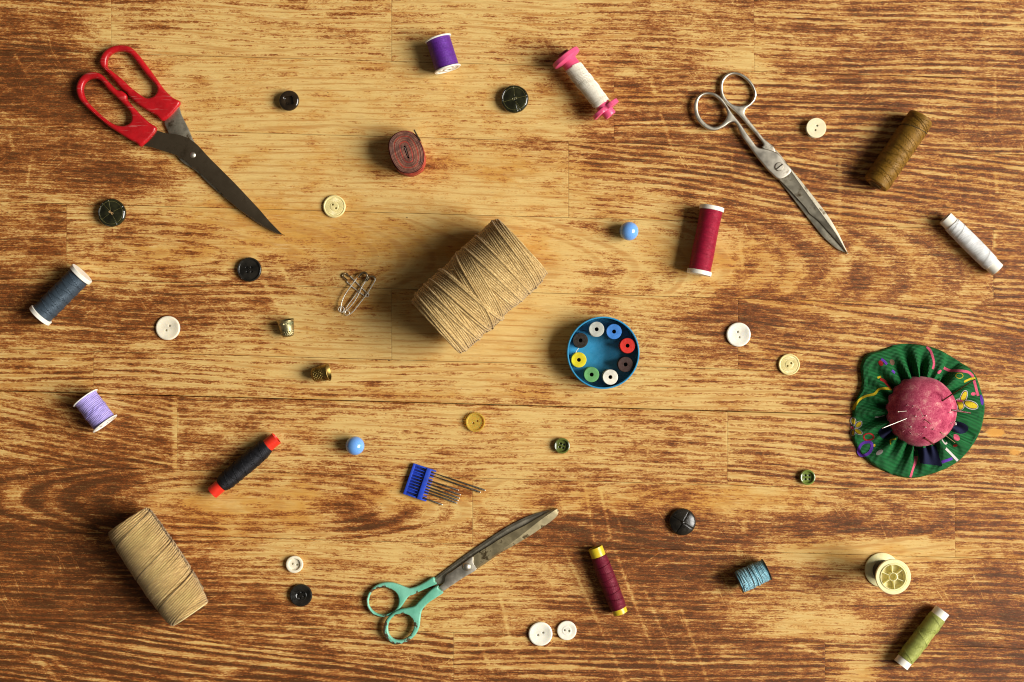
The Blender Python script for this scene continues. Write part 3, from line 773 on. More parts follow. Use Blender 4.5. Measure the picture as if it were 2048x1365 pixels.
# ------------------------------------------------------------------ thread spools
def flange(root, x, r, th, zc, mat, face=+1, detail=True, name='flange', inner=0.0):
    g = Geo(); h = th/2
    s_ = face
    pr = [(x-s_*h, max(inner, .01)), (x-s_*h, r-0.8), (x-s_*(h-.8), r), (x+s_*(h-.8), r), (x+s_*h, r-0.9)]
    if detail: pr += [(x+s_*h, r*0.80), (x+s_*(h-1.2), r*0.76), (x+s_*(h-1.2), r*0.36), (x+s_*(h+.2), r*0.32), (x+s_*(h+.2), r*0.22), (x-s_*(h+3), r*0.20), (x-s_*(h+3), .01)]
    else: pr += [(x+s_*h, max(inner, .01))]
    g.lathe_x(pr, zc, 56)
    if detail:
        for k in range(3):
            a = 2*pi*k/3+.5
            g.ball((x+s_*(h-1.0), r*.56*cos(a), zc+r*.56*sin(a)), r*.13, 10, 8, (.35, 1, 1))
    return g.obj(name, mat, root, 40)

def spool(name, label, p0, p1, fr, tr, th, col, flmat, seed, group='thread spools', per=2.0, dome=0.0, cross=(), crossmat=None, detail=(True, True), shine=0.3, var=.35, gaps=0.0, wave=0.0, amp=.35):
    rmax = fr
    root, L = lying(name, label, 'thread spool', p0, p1, rmax, group)
    f0 = flange(root, th/2, fr, th, rmax, flmat, -1, detail[0]); f1 = flange(root, L-th/2, fr, th, rmax, flmat, 1, detail[1])
    mt = thread('thread_%d' % seed, col, per, .8, var, shine, gaps=gaps)
    g = Geo(); pr = [(th, 3)]+winding(tr, th, L-th, seed, amp, dome, wave=wave)+[(L-th, 3)]; g.lathe_x(pr, rmax, 72)
    t = g.obj('thread', mt, root, 60)
    if cross:
        g = Geo(); strands(g, lambda x: tr if th+1 < x < L-th-1 else None, rmax, cross, 0.55, 26, 4); g.obj('loose_turn', mt, t, 80)
    return root, L, rmax

spool('thread_spool', 'small spool of shiny deep purple thread with white flanges', (875.5,76.5), (895.5,140), 27.2, 24.2, 3.2, (0.13,0.022,0.30), M['white_plastic'], 11, shine=.6, amp=.15, per=1.6)
spool('thread_spool', 'small spool of pale lilac thread between white flanges', (170,795.5), (210.5,848.5), 28.8, 24.6, 2.2, (0.40,0.33,0.72), M['white_plastic'], 12, amp=.5, per=2.6,
      cross=[(30, 2, .3), (33, 1.5, .5), (36, 2.5, .4)])
rr = random.Random(4)
spool('thread_spool', 'spool of slate blue grey thread with cream end caps', (78,634), (165,546), 25.6, 22.4, 8.5, (0.050,0.072,0.095), M['white_plastic'], 13,
      cross=[(18+k*9.5, (-1)**k*14, .25) for k in range(10)], detail=(False, False), per=1.7)
spool('thread_spool', 'spool of crimson red thread with white end caps', (1424.2,413), (1397.7,549.5), 24.6, 22.2, 8.5, (0.36,0.006,0.035), M['white_plastic'], 14,
      detail=(False, False), amp=.25, per=1.6, wave=.3)

def tube_spool(name, label, p0, p1, er, tr, b0, b1, col, tubemat, seed, cross, dome=.12, per=1.9, var=.35, open0=True, open1=True, amp=.35, wave=.3, taper=0.9, crossr=.55):
    root, L = lying(name, label, 'thread spool', p0, p1, tr, 'thread spools')
    g = Geo(); iw = er*0.80
    g.lathe_x([(0, iw), (0, er), (L, er), (L, iw), (L-1, iw-.4), (L/2, iw-.4), (1, iw-.4), (0, iw)], tr, 56); g.obj('core_tube', tubemat, root, 30)
    mt = thread('thread_%d' % seed, col, per, .8, var, .3)
    g = Geo(); xa, xb = L*b0, L*b1
    pr = [(xa, er-.5)]+[(x, r) for x, r in winding(tr, xa+1.0, xb-1.0, seed, amp, dome, wave=wave)]+[(xb, er-.5)]
    g.lathe_x(pr, tr, 72); t = g.obj('thread', mt, root, 60)
    g = Geo(); strands(g, lambda x: tr*(1-dome*abs(2*(x-xa)/(xb-xa)-1)**6) if xa+2 < x < xb-2 else None, tr, cross, crossr, 26, 4)
    g.obj('loose_turn', mt, t, 80)
    return root, L

tube_spool('thread_spool', 'black thread wound on a bright red plastic tube', (424.5,986), (553,876.5), 13.2, 18.6, .135, .865, (0.012,0.012,0.014), M['orange_red'], 21,
    [(30+k*11, (-1)**k*20, .3) for k in range(10)], dome=.22, var=.6)
tube_spool('thread_spool', 'white thread on a white tube at the right edge of the table', (1890.5,436.5), (1994.5,540.5), 14.9, 17.6, .115, .88, (0.80,0.79,0.74), M['white_plastic'], 22,
    [(24, 14, .0), (40, 14, .1), (62, 18, .0), (80, 15, .1), (85, 15, .0), (90, 14, .1), (95, 16, .1), (112, 16, .0)], dome=.05, crossr=.5, amp=.18)
tube_spool('thread_spool', 'dark maroon thread on a shiny yellow tube', (1190.5,1095.5), (1241.2,1227.5), 14.6, 17.2, .13, .93, (0.15,0.006,0.022), M['yellow_tube'], 23,
    [(40+k*14, (-1)**k*7, .3) for k in range(6)], dome=.1)
tube_spool('thread_spool', 'light olive green thread on a white tube near the lower right corner', (1801.5,1330.5), (1885,1221), 15.8, 17.8, .10, .89, (0.40,0.43,0.10), M['white_plastic'], 24,
    [(22, -22, .3), (46, 26, .4), (49, 26, .5), (52, 25, .5), (85, 26, .6), (88, 27, .5), (92, 26, .6), (112, -20, .3), (30, 24, .4), (68, -22, .3)], dome=.05)
# olive brown, no flanges
def olive():
    r = 27.0
    root, L = lying('thread_spool', 'big olive brown thread cone without end caps beside the white button', 'thread spool', (1750.5,370.5), (1843.5,233.5), r, 'thread spools')
    mt = thread('thread_31', (0.235,0.115,0.008), 1.8, .8, .55, 1.0, .45)
    g = Geo(); pr = [(6, 12.5), (1.0, 13.5), (0.2, 17), (0.4, 22), (2.0, 25.6)]+winding(r, 5, L-6, 31, .25, .02)+[(L-2.5, 25.4), (L-.6, 22), (L-0.2, 17), (L-1, 13), (L-6, 12.5)]
    g.lathe_x(pr, r, 80); t = g.obj('thread', mt, root, 60)
    g = Geo(); g.lathe_x([(-1.0, 13.4), (-1.6, 12.8), (-1.0, 12.2), (4, 11.8), (L*.5, 11.8), (L-1, 12), (L+.5, 12.8), (L+.5, 13.4), (L-4, 13.5)], r, 48); g.obj('core_tube', M['card'], root)
    g = Geo(); sp_ = []
    rr = random.Random(8)
    for k in range(34): sp_.append((rr.uniform(10, L-10), (-1)**k*rr.uniform(18, 30), -.15+rr.uniform(0, .3)))
    strands(g, lambda x: r if 6 < x < L-6 else None, r, sp_, .5, 26, 4)
    g.obj('loose_turn', mt, t, 80)
    g = Geo(); strands(g, lambda x: r if 4 < x < L-4 else None, r, [(L-31, 16, .0)], .7, 26, 4); g.obj('loose_turn', M['void'], t, 80)  # last strand is only a near-black line across the thread
olive()

def light_blue():
    root, L, rm = spool('thread_spool', 'stubby black spool with untidy pale blue thread and a loose loop', (1476,1166), (1534.5,1139), 23.2, 21.6, 2.4, (0.20,0.45,0.54), M['black_plastic'], 32, detail=(False, False), gaps=.2, amp=.5)
    g = Geo(); rr = random.Random(2); sp_ = []
    for k in range(40): sp_.append((rr.uniform(6, L*.62), rr.uniform(-7, 9), rr.uniform(0.1, 1.6)))
    for k in range(8): sp_.append((rr.uniform(L*.62, L-6), rr.uniform(-2, 3), rr.uniform(0, .6)))
    strands(g, lambda x: 21.2 if 4 < x < L-4 else None, rm, sp_, .62, 24, 4)
    zt = rm+22.6
    lp = [(10,-6),(7,-9),(6,-13),(9,-16),(15,-17.5),(22,-19),(29,-18)]
    g.tube([(x, y, rm+sqrt(max(1, 23.6**2-y*y))) for x, y in spline(lp, False, 5)], .55, 5)
    mt = thread('pale_blue_loose', (0.34,0.58,0.66), 1.9); g.obj('loose_turn', mt, root, 80)
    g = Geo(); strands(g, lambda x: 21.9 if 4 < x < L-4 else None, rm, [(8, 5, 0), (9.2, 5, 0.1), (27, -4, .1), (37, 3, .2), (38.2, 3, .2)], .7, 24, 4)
    g.obj('thread_gap', M['void'], root, 80)  # near-black strands over the thread, painted shade between its turns
light_blue()

def pink_bobbin():
    r = 30.5
    root, L = lying('thread_bobbin', 'bright pink plastic bobbin wound with thick white yarn', 'bobbin', (1124,105.5), (1222.5,233.5), r)
    g = Geo()
    g.lathe_x([(1, .01), (1, 11.5), (2, 12.5), (9, 12.5), (9.2, 12)], r, 40); g.obj('end_knob', plastic('dark_pink', (0.32,0.015,0.05), .35), root, 35)
    g = Geo(); g.lathe_x([(8, 8), (8, 29), (9.5, 30.5), (17, 30.5), (18.5, 29), (22, 17), (22.5, 15.5), (L-22, 15.0), (L-22, 6)], r, 64); g.obj('bobbin_body', M['pink_plastic'], root, 35)
    g = Geo(); g.lathe_x([(21, 15), (21, 16.2), (27, 16.2), (27, 15.4), (29, 15.4), (29, 16), (36, 16), (36, 15)], r, 56); g.obj('neck_ring', M['pink_plastic'], root, 30)
    # winged lower flange
    xf = L-23
    g = Geo(); n = 90; ring = []
    for k in range(n):
        a = 2*pi*k/n; c_ = abs(cos(a))
        rr_ = 15.5+14.5*max(0, (c_-0.15)/0.85)**0.8
        ring.append((rr_*cos(a), r+rr_*sin(a)))
    for (xa, sc_) in ((0, 1),):
        vs = []; fs = []
        for xx, k_ in ((xf, .96), (xf+1.2, 1), (xf+8, 1), (xf+9, .96)):
            for (y_, z_) in ring: vs.append((xx, y_*k_, r+(z_-r)*k_))
        for i in range(3):
            for k in range(n): fs.append((i*n+k, i*n+(k+1) % n, (i+1)*n+(k+1) % n, (i+1)*n+k))
        fs.append(tuple(range(n))); fs.append(tuple(3*n+k for k in reversed(range(n))))
        g.add(vs, fs)
    g.obj('winged_flange', M['pink_plastic'], root, 35)
    g = Geo(); g.lathe_x([(L-15, 12.5), (L-3, 12.5), (L-1.5, 11.5), (L-1.5, 7.5), (L-8, 7), (L-8, .01)], r, 40); g.obj('end_knob', M['pink_plastic'], root, 35)
    g = Geo(); g.lathe_x([(33, 12)]+winding(16.3, 35, L-30, 5, .2, .06)+[(L-28, 12)], r, 56)
    mt = twine_mat('white_yarn', (0.78,0.72,0.60), (0.50,0.42,0.30), (0.88,0.84,0.74)); y = g.obj('yarn', mt, root, 60)
    g = Geo(); rr = random.Random(3); sp_ = []
    x = 36
    while x < L-30:
        sp_.append((x, -8+rr.uniform(-2, 2), .5+rr.uniform(-.3, .5))); x += 1.9*rr.uniform(.9, 1.2)
    sp_ += [(60+k*3, -18, 1.5) for k in range(4)]+[(80+k*2.4, -20, 1.6) for k in range(4)]
    strands(g, lambda x: 16.3 if 35 < x < L-29 else None, r, sp_, 1.05, 24, 5); g.obj('yarn_turns', mt, y, 80, kind='stuff')
pink_bobbin()

# upright cream spool
def cream_spool():
    h = 92; cx, cy = 1786.7, 1154.3
    x0, y0 = W(cx, cy, h)
    root = bpy.data.objects.new('thread_spool', None); COL.objects.link(root); root.location = (x0*S, y0*S, 0)
    root['label'] = 'cream plastic spool standing upright with six spokes and a dark band of thread'; root['category'] = 'thread spool'; root['group'] = 'thread spools'
    m = M['cream_plastic']
    g = Geo(); g.lathe_z([(.01, 0), (33.5, 0), (34.3, 1), (34.3, 4), (33, 5.2), (20, 8), (14, 9), (14, 26)], 72); g.obj('base_flange', m, root, 35)
    g = Geo(); g.lathe_z([(14, 9), (20.5, 9.6), (21.2, 12), (21.2, 34), (19, 36), (13, 36)], 64)
    mt, nt, b = new_mat('dark_thread_band'); b.inputs['Base Color'].default_value = (0.02, 0.014, 0.01, 1); b.inputs['Roughness'].default_value = .7
    g.obj('thread', mt, root, 50)
    g = Geo(); g.lathe_z([(13, 30), (15, 36), (19, 60), (24, 80), (34, 86.5), (34.3, 88), (34.3, 91), (33.3, 92), (27.2, 92), (26.6, 91.2), (25.6, 91.2), (24.6, 90.4), (23.9, 84), (22, 80), (0.01, 79)], 72); g.obj('cup', m, root, 30)
    g = Geo(); g.lathe_z([(25.2, 88), (25.2, 93.3), (24.0, 93.3), (24.0, 80)], 64); g.obj('inner_rim', m, root, 35)
    g = Geo(); g.lathe_z([(8.4, 70), (8.4, 92), (7.2, 92.4), (7.0, 91.5), (7.0, 68)], 40); g.obj('hub', m, root, 35)
    for k in range(6):
        a = radians(97+60*k)
        g = Geo(); g.box(8, -.65, 66, 24.5, .65, 91.2)
        g.v = [(u*cos(a)-v_*sin(a), u*sin(a)+v_*cos(a), w) for u, v_, w in g.v]; g.obj('spoke', m, root)
cream_spool()

# ------------------------------------------------------------------ thimbles
def thimble(label, p_open, p_tip, rr_, rt, mat, dots, band, seed, lift):
    root, L = lying('thimble', label, 'thimble', p_tip, p_open, rr_, 'brass thimbles')
    n = 144; g = Geo()
    prof = [(0.3, .01), (0.5, rt*.5), (1.6, rt*.8), (4.2, rt)]
    m_ = 46
    for i in range(1, m_+1):
        t = i/m_; prof.append((4.2+(L-6.7)*t, rt+(rr_-1.2-rt)*t))
    cut = len(prof)
    prof += [(L-2.4, rr_-1.0), (L-2.2, rr_), (L-1.2, rr_+.5), (L-.2, rr_), (L, rr_-.8), (L-.6, rr_-1.9), (L*.6, rt+(rr_-rt)*.5-1.4), (6, rt-1.4), (3, rt*.5), (3, .01)]
    def fn(x, a, i):
        if i >= cut or i < 2: return 0
        t = x/L
        d = 0
        if dots[0] < t < dots[1]:
            k = x*2*pi/3.6; d = -1.5*max(0, sin(k)*.5+sin(a*18+(int(x/3.6) % 2)*pi)*.5)
        if band and abs(t-.80) < .06: d += -0.25+0.25*sin(a*60)
        return d
    g.lathe_x(prof, 0, n, fn=fn)
    # the wide mouth rests on its rim and the tip touches the table: tip the axis up
    ang = atan2(rr_-rt, L)
    g.v = [(x*cos(ang)-z*sin(ang), y, x*sin(ang)+z*cos(ang)+rt+.4) for x, y, z in g.v]
    g.obj('shell', mat, root, 60)
    return root
thimble('pale brass thimble with a green tinged band, mouth towards the top of the table', (570.6,640), (576,674.5), 17.2, 12.4, M['brass'], (.04,.36), True, 1, 0)
thimble('dark brass thimble lying with its mouth open to the right', (658,744.3), (623,751), 17.8, 13.4, M['brass_dark'], (.03,.72), False, 2, 0)

# ------------------------------------------------------------------ safety pins
def safety_pin(label, w1, w2, coil, cr, cap, z, capw):
    C = crop(660, 520, 10.5); R0 = (715, 588)
    root = thing('safety_pin', label, 'safety pin', *R0, group='steel safety pins')
    def Q(p, zz): return [(x, y, zz) for x, y in spline(local(C(p), R0, zz), False, 6)]
    for w in (w1, w2):
        g = Geo(); g.tube(Q(w, z), 1.15, 8); g.obj('wire', M['bright_steel'], root, 80)
    x, y = local(C([coil]), R0, z)[0]; g = Geo()
    pts = [(x+cr*cos(t), y+cr*sin(t), z-1.2+t*.22) for t in [k*2*pi/20 for k in range(41)]]
    g.tube(pts, 0.8, 7); g.obj('coil', M['bright_steel'], root, 80)
    # folded sheet cap, open in the middle
    g = Geo(); c_ = [(x, y) for x, y in spline(local(C(cap), R0, z), False, 6)]
    for zz in (z-2.2, z+2.2):
        pass
    n = len(c_); vs = []; fs = []
    sec = [(-capw, -1.6), (-capw*.5, 2.2), (0, 2.9), (capw*.5, 2.2), (capw, -1.6), (capw*.6, -2.0), (-capw*.6, -2.0)]
    for i in range(n):
        a = c_[max(i-1, 0)]; b = c_[min(i+1, n-1)]; d = Vector((b[0]-a[0], b[1]-a[1])).normalized(); nn = (-d.y, d.x)
        for (u, zz) in sec: vs.append((c_[i][0]+nn[0]*u, c_[i][1]+nn[1]*u, z+zz))
    k7 = len(sec)
    for i in range(n-1):
        for k in range(k7): fs.append((i*k7+k, (i+1)*k7+k, (i+1)*k7+(k+1) % k7, i*k7+(k+1) % k7))
    fs.append(tuple(range(k7))); fs.append(tuple((n-1)*k7+k for k in reversed(range(k7))))
    g.add(vs, fs); g.obj('cap', metal('pin_cap', (0.45,0.40,0.30), .3, (.12,.09,.05), .45, .7), root, 50)
safety_pin('small safety pin lying crosswise under the two others', [(350,460),(460,560),(590,660),(715,752)], [(430,350),(520,440),(640,560),(740,660),(790,708)], (778,738), 3.6,
           [(365,440),(300,385),(265,335),(300,288),(350,292),(385,335),(430,352)], 2.6, 2.1)
safety_pin('large safety pin on top of the pile with its shiny left wire bowed', [(560,390),(440,550),(335,700),(268,830),(235,950),(222,1080)], [(262,1105),(335,1065),(430,975),(520,860),(585,750),(632,650),(668,572),(735,460)], (238,1040), 5.6,
           [(590,370),(640,300),(690,270),(745,278),(782,325),(770,380),(735,440)], 9.5, 2.5)
safety_pin('large safety pin furthest right in the pile', [(800,410),(740,465),(655,585),(560,700),(460,840),(400,920),(348,1000),(322,1110)], [(940,370),(952,420),(850,600),(740,765),(610,930),(500,1070),(412,1145)], (358,1118), 4.6,
           [(770,440),(810,380),(850,345),(900,345),(940,380),(950,420)], 5.8, 2.6)

# ------------------------------------------------------------------ needle rack
def needle_rack():
    C = crop(780, 900, 9.752); R0 = (840, 965); z0 = 1.0
    root = thing('needle_case', 'blue plastic rack of steel machine needles, two pulled far out', 'needle rack', *R0)
    blue = plastic('blue_rack_plastic', (0.018, 0.06, 0.48), .4, .1)
    A, B, Cc, Dd = [Vector(q) for q in local(C([(460,265),(905,410),(703,1012),(255,860)]), R0, 8)]
    def P(u, v): return A.lerp(B, u).lerp(Dd.lerp(Cc, u), v)     # u along needles, v across
    def bar(u0, v0, u1, v1, za, zb, nm, bev=.6):
        q = [P(u0, v0), P(u1, v0), P(u1, v1), P(u0, v1)]
        g = Geo(); g.plate([(p.x, p.y) for p in q], [], za, zb, bev, 2); g.obj(nm, blue, root, 40)
    bar(0, 0, .10, 1, 1, 9, 'frame_bar'); bar(.60, .0, .80, 1, 7.2, 11.2, 'cross_band', 1.2)
    bar(.1, 0, 1, .045, 1, 8.4, 'side_bar'); bar(.1, .955, 1, 1, 1, 8.4, 'side_bar')
    for k in range(1, 10):
        v = .045+.091*k; bar(.09, v-.014, .97, v+.014, 1, 7.2, 'divider', .3)
    bar(.05, .02, .62, .98, .4, 1.6, 'back_plate', .2)
    ends = {0: ((500,330),(1852,792)), 1: ((432,372),(1760,830)), 3: ((420,490),(1335,790)), 4: ((420,548),(1370,880)), 5: ((400,602),(1350,945)),
            6: ((385,662),(1327,995)), 7: ((360,722),(1300,1042)), 9: ((345,848),(1020,1075))}
    for k, (a, b) in ends.items():
        v = .045+.091*k+.0455
        p0 = P(.06 if k else .12, v); e = Vector(local(C([b]), R0, 6)[0])
        zt = 4.8
        d = (e-p0); pts = []; rs = []
        for t, r in ((0, .35), (.10, .6), (.14, .95), (.40, 1.0), (.44, 1.5), (.99, 1.75), (1, 1.3)):
            q = p0+d*t; pts.append((q.x, q.y, zt+(2.6-zt)*t*.6)); rs.append(r)
        g = Geo(); g.tube(pts, rs, 10); g.obj('needle', M['needle_steel'], root, 50)
        g = Geo(); g.ball((e.x, e.y, pts[-1][2]), 1.35, 10, 8); g.obj('shank_end', M['bright_steel'], bpy.data.objects[[o.name for o in root.children if o.name.startswith('needle')][-1]])
needle_rack()

# ------------------------------------------------------------------ rolled tape
def tape_roll():
    h = 54; cx, cy = 812.9, 303.8; x0, y0 = W(cx, cy, h)
    root = bpy.data.objects.new('tape_roll', None); COL.objects.link(root); root.location = (x0*S, y0*S, 0)
    root['label'] = 'tightly rolled reddish measuring tape standing on edge with a metal tip'; root['category'] = 'measuring tape'
    ca = radians(-70); hl = 10.5
    def pt(th, off):
        # spiral round a flat core: stadium with offset
        u = off*cos(th); v = off*sin(th)
        x = u*1.0+hl*(1 if cos(th) > 0 else -1)*min(1, abs(cos(th))*1.6); y = v*1.04
        return (x*cos(ca)-y*sin(ca), x*sin(ca)+y*cos(ca))
    def tmat(nm, col):
        return plastic(nm, col, .6, .25)
    cols = [tmat('tape_red', (0.34, 0.04, 0.02)), tmat('tape_brown', (0.17, 0.055, 0.035)), tmat('tape_dusty', (0.23, 0.09, 0.05))]
    turns = 14; per = 60; pitch = 2.12; th_ = 1.98
    rr = random.Random(6)
    for q in range(turns):
        g = Geo(); vs = []; fs = []; dz = rr.uniform(-.4, .3) if q < turns-1 else -6.5
        last = q >= turns-1
        for i in range(per+1):
            t = q+i/per; th = t*2*pi+.6
            off = 1.4+pitch*t*1.02+(0.5 if last else 0)
            a = pt(th, off); b = pt(th, off+th_*(1 if not last else .8))
            zt = h+dz+.35*sin(th*2+q)
            vs += [(a[0], a[1], 0), (a[0], a[1], zt-.3), ((a[0]*.7+b[0]*.3), (a[1]*.7+b[1]*.3), zt), ((a[0]*.3+b[0]*.7), (a[1]*.3+b[1]*.7), zt), (b[0], b[1], zt-.3), (b[0], b[1], 0)]
        for i in range(per):
            for k in range(5): fs.append((i*6+k, i*6+k+1, (i+1)*6+k+1, (i+1)*6+k))
        g.add(vs, fs); g.obj('tape_turn', cols[0] if last or q in (3, 8) else cols[1+q % 2], root, 60)
    g = Geo(); C = crop(760, 240, 10.5)
    pl = [W(px, py, h-6) for px, py in C([(715,210),(745,265),(785,340),(850,440)])]
    vs = []; fs = []
    for i, (x, y) in enumerate(pl):
        x -= x0; y -= y0
        for dx, zz in ((-1.2, 8), (-1.2, h-4), (1.0, h-4), (1.0, 8)): vs.append((x+dx, y+dx*.6, zz))
    for i in range(3):
        for k in range(4): fs.append((i*4+k, i*4+(k+1) % 4, (i+1)*4+(k+1) % 4, (i+1)*4+k))
    fs += [(0, 1, 2, 3), (15, 14, 13, 12)]
    g.add(vs, fs); g.obj('metal_tip', M['dark_blade'], root, 30)
    g = Geo(); a = radians(-70); pts = [(t*cos(a), t*sin(a), h-3) for t in (-10, -3, 4, 10.5)]; g.tube(pts, 1.0, 6); g.obj('metal_end', M['bright_steel'], root, 60)
tape_roll()

# ------------------------------------------------------------------ box of bobbins
def bobbin_box():
    h = 43; x0, y0 = W(1206.6, 706, h); Rr = 71.4
    root = bpy.data.objects.new('bobbin_box', None); COL.objects.link(root); root.location = (x0*S, y0*S, 0)
    root['label'] = 'round open blue plastic box with a ring of eight little bobbins inside'; root['category'] = 'box'
    g = Geo(); g.lathe_z([(.01, 0.4), (Rr-1, .4), (Rr, 1.4), (Rr, h-.8), (Rr-.8, h), (Rr-2.4, h), (Rr-3.0, h-.8), (Rr-3.0, 4), (Rr-4, 3), (.01, 3)], 128)
    g.obj('tub', plastic('blue_box_plastic', (0.035, 0.27, 0.50), .28, .06, coat=.2), root, 35)
    g = Geo(); pts = [(p[0]-x0, p[1]-y0, 5+3*sin(i*.4)) for i, p in enumerate([W(a, b, 8) for a, b in spline(crop(1110,610,7.185)([(470,380),(400,370),(340,395),(300,460)]), False, 6)])]
    g.tube(pts, .4, 5); g.obj('thread_end', M['void'], root)
    bob = [((1193.1,659),(0.50,0.50,0.44),'grey'),((1227.9,663.6),(0.045,0.21,0.62),'blue'),((1254.9,691.8),(0.62,0.022,0.012),'red'),((1251,729.3),(0.060,0.028,0.022),'dark brown'),
           ((1220.6,754.7),(0.80,0.76,0.64),'white'),((1183.1,749.6),(0.13,0.37,0.12),'green'),((1157.6,720.2),(0.72,0.60,0.012),'yellow'),((1160.8,681.3),(0.022,0.014,0.008),'black')]
    for i, ((px, py), col, nm) in enumerate(bob):
        zt = (37, 37, 39, 36, 40, 36, 36, 35)[i]; r = 15.1
        x, y = W(px, py, zt); 
        t = bpy.data.objects.new('bobbin', None); COL.objects.link(t); t.location = (x*S, y*S, 0)
        t['label'] = 'little %s bobbin in the round blue box' % nm; t['category'] = 'bobbin'; t['group'] = 'bobbins in the blue box'
        m = plastic('bobbin_'+nm.replace(' ', '_'), col, .42, .12, sss=.05)
        g = Geo(); g.lathe_z([(3.9, zt-6), (3.9, zt-.5), (4.4, zt), (r-.8, zt), (r, zt-.8), (r, zt-2.6), (r-.6, zt-3.2), (9, zt-3.4)], 48); g.obj('top_disc', m, t, 35)
        g = Geo(); g.lathe_z([(9, 6.5), (r-.6, 6.3), (r, 5.8), (r, 3.7), (r-.6, 3.1), (3.9, 3.1)], 48); g.obj('bottom_disc', m, t, 35)
        g = Geo(); g.lathe_z([(r-1.6, 6.2)]+[(r-1.6+.25*sin(k*1.9), 6.3+(zt-9.6)*k/22) for k in range(23)]+[(r-1.6, zt-3.2)], 48)
        g.obj('thread', thread('bobthread_'+nm.replace(' ', '_'), tuple(c*.8 for c in col), 2.2), t, 60)
        g = Geo(); g.lathe_z([(4.0, 3), (4.0, zt-2), (3.6, zt-2.4), (3.6, 3)], 24); g.obj('hole_liner', M['void'] if i not in (4, 6) else M['card'], t, 40)
        if nm == 'yellow':
            e = [W(a, b, 40) for a, b in crop(1110,610,7.185)([(300,690),(315,655),(342,622)])]
            g = Geo(); g.tube([(p[0]-x, p[1]-y, zt+.2+q*1.0) for q, p in enumerate(e)], .7, 5); g.obj('thread_end', M['white_plastic'], t)
bobbin_box()

# ------------------------------------------------------------------ buttons
def button(label, px, py, r, prof, mat, holes, hr, hrot, group, fn=None, seg=72, tilt=None):
    """prof = upper profile (radius fraction, z) from rim to centre, starting at the side"""
    zt = max(p[1] for p in prof); x, y = W(px, py, zt); r = r*(H-zt)/H
    g = Geo(); pr = [(.001, .4), (r*.86, .4), (r*.95, 1.0)]+[(f*r, z) for f, z in prof]
    cutk = next(i for i, q in enumerate(pr) if i > 3 and q[0] <= .93*r and q[0] < pr[i-1][0])
    g.lathe_z(pr[:cutk+1], seg)
    rin = pr[cutk][0]; inner = pr[cutk:]
    fr_ = [q[0] for q in reversed(inner)]; fz_ = [q[1] for q in reversed(inner)]
    hs = [(d*cos(radians(a+hrot)), d*sin(radians(a+hrot))) for a, d in holes]
    P2 = [Vector((rin*cos(2*pi*k/seg), rin*sin(2*pi*k/seg))) for k in range(seg)]; E2 = [(k, (k+1) % seg) for k in range(seg)]
    for (hx, hy) in hs:
        o0 = len(P2)
        P2 += [Vector((hx+hr*cos(2*pi*k/18), hy+hr*sin(2*pi*k/18))) for k in range(18)]; E2 += [(o0+k, o0+(k+1) % 18) for k in range(18)]
        P2 += [Vector((hx+(hr+.5)*cos(2*pi*k/18+.1), hy+(hr+.5)*sin(2*pi*k/18+.1))) for k in range(18)]
    radii = sorted(set([q[0] for q in inner[1:-1]]+[rin*j/9 for j in range(1, 9)]))
    for rr_ in radii:
        m_ = max(8, int(seg*rr_/rin)) if not fn else (seg if rr_ > .34*r else 48)
        for k in range(m_):
            x_, y_ = rr_*cos(2*pi*k/m_), rr_*sin(2*pi*k/m_)
            if all(hypot(x_-hx, y_-hy) > hr+.9 for hx, hy in hs): P2.append(Vector((x_, y_)))
    P2.append(Vector((0, 0)))
    cv, ce, cf, _, _, _ = delaunay_2d_cdt(P2, E2, [], 0, 1e-5)
    def zz_(x_, y_):
        rr_ = hypot(x_, y_); z_ = float(np.interp(rr_, fr_, fz_))
        if fn: z_ += fn(rr_, z_, atan2(y_, x_), 10 if .42*r < rr_ < .81*r else 0)[1]-z_
        if any(abs(hypot(x_-hx, y_-hy)-hr) < .05 for hx, hy in hs): z_ -= .35
        return z_
    tv = [(q.x, q.y, zz_(q.x, q.y)) for q in cv]; tf = []
    for t in cf:
        cx_ = sum(cv[q].x for q in t)/3; cy_ = sum(cv[q].y for q in t)/3
        if any(hypot(cx_-hx, cy_-hy) < hr*.97 for hx, hy in hs): continue
        tf.append(tuple(t))
    g.add(tv, tf)
    for (hx, hy) in hs: g.lathe_z([(hr, zz_(hx+hr, hy)-.2), (hr, .5)], 18, hx, hy)
    o = g.obj('button', mat, None, 40)
    o.location = (x*S, y*S, 0)
    if tilt: o.rotation_euler = tilt
    o['label'] = label; o['category'] = 'button'; o['group'] = group
    return o
two = lambda d: [(0, d), (180, d)]
four = lambda d: [(45, d), (135, d), (225, d), (315, d)]
shell = plastic('white_shell', (0.84, 0.80, 0.68), .3, .05, sss=.25, coat=.25)
shell2 = plastic('warm_shell', (0.80, 0.72, 0.55), .32, .06, sss=.25, coat=.2)
creamb = plastic('cream_button_plastic', (0.74, 0.62, 0.27), .4, .05, sss=.2)
ivory = plastic('ivory_plastic', (0.80, 0.72, 0.47), .38, .03, sss=.35)
blackb = plastic('black_button', (0.014, 0.012, 0.009), .22, .3)
darkgl = plastic('dark_green_gloss', (0.016, 0.016, 0.006), .16, .3, coat=.4)
brownb = plastic('dark_brown_gloss', (0.022, 0.013, 0.006), .12, .2, coat=.5)
greenb = plastic('olive_green_button', (0.10, 0.12, 0.022), .22, .15, coat=.4)
greenb2 = plastic('bright_olive_button', (0.15, 0.20, 0.035), .22, .12, coat=.4)
dish = [(1, 2.2), (1, 4.2), (.97, 5.6), (.90, 6.3), (.80, 6.0), (.6, 4.9), (.4, 4.2), (.2, 3.9), (.001, 3.8)]
GW = 'pale two hole buttons'
def ribs(n, a, lo, hi):
    def fn(r, z, ang, i):
        return (r, z+(a*(0.5+.5*sin(ang*n)) if lo < i < hi else 0))
    return fn
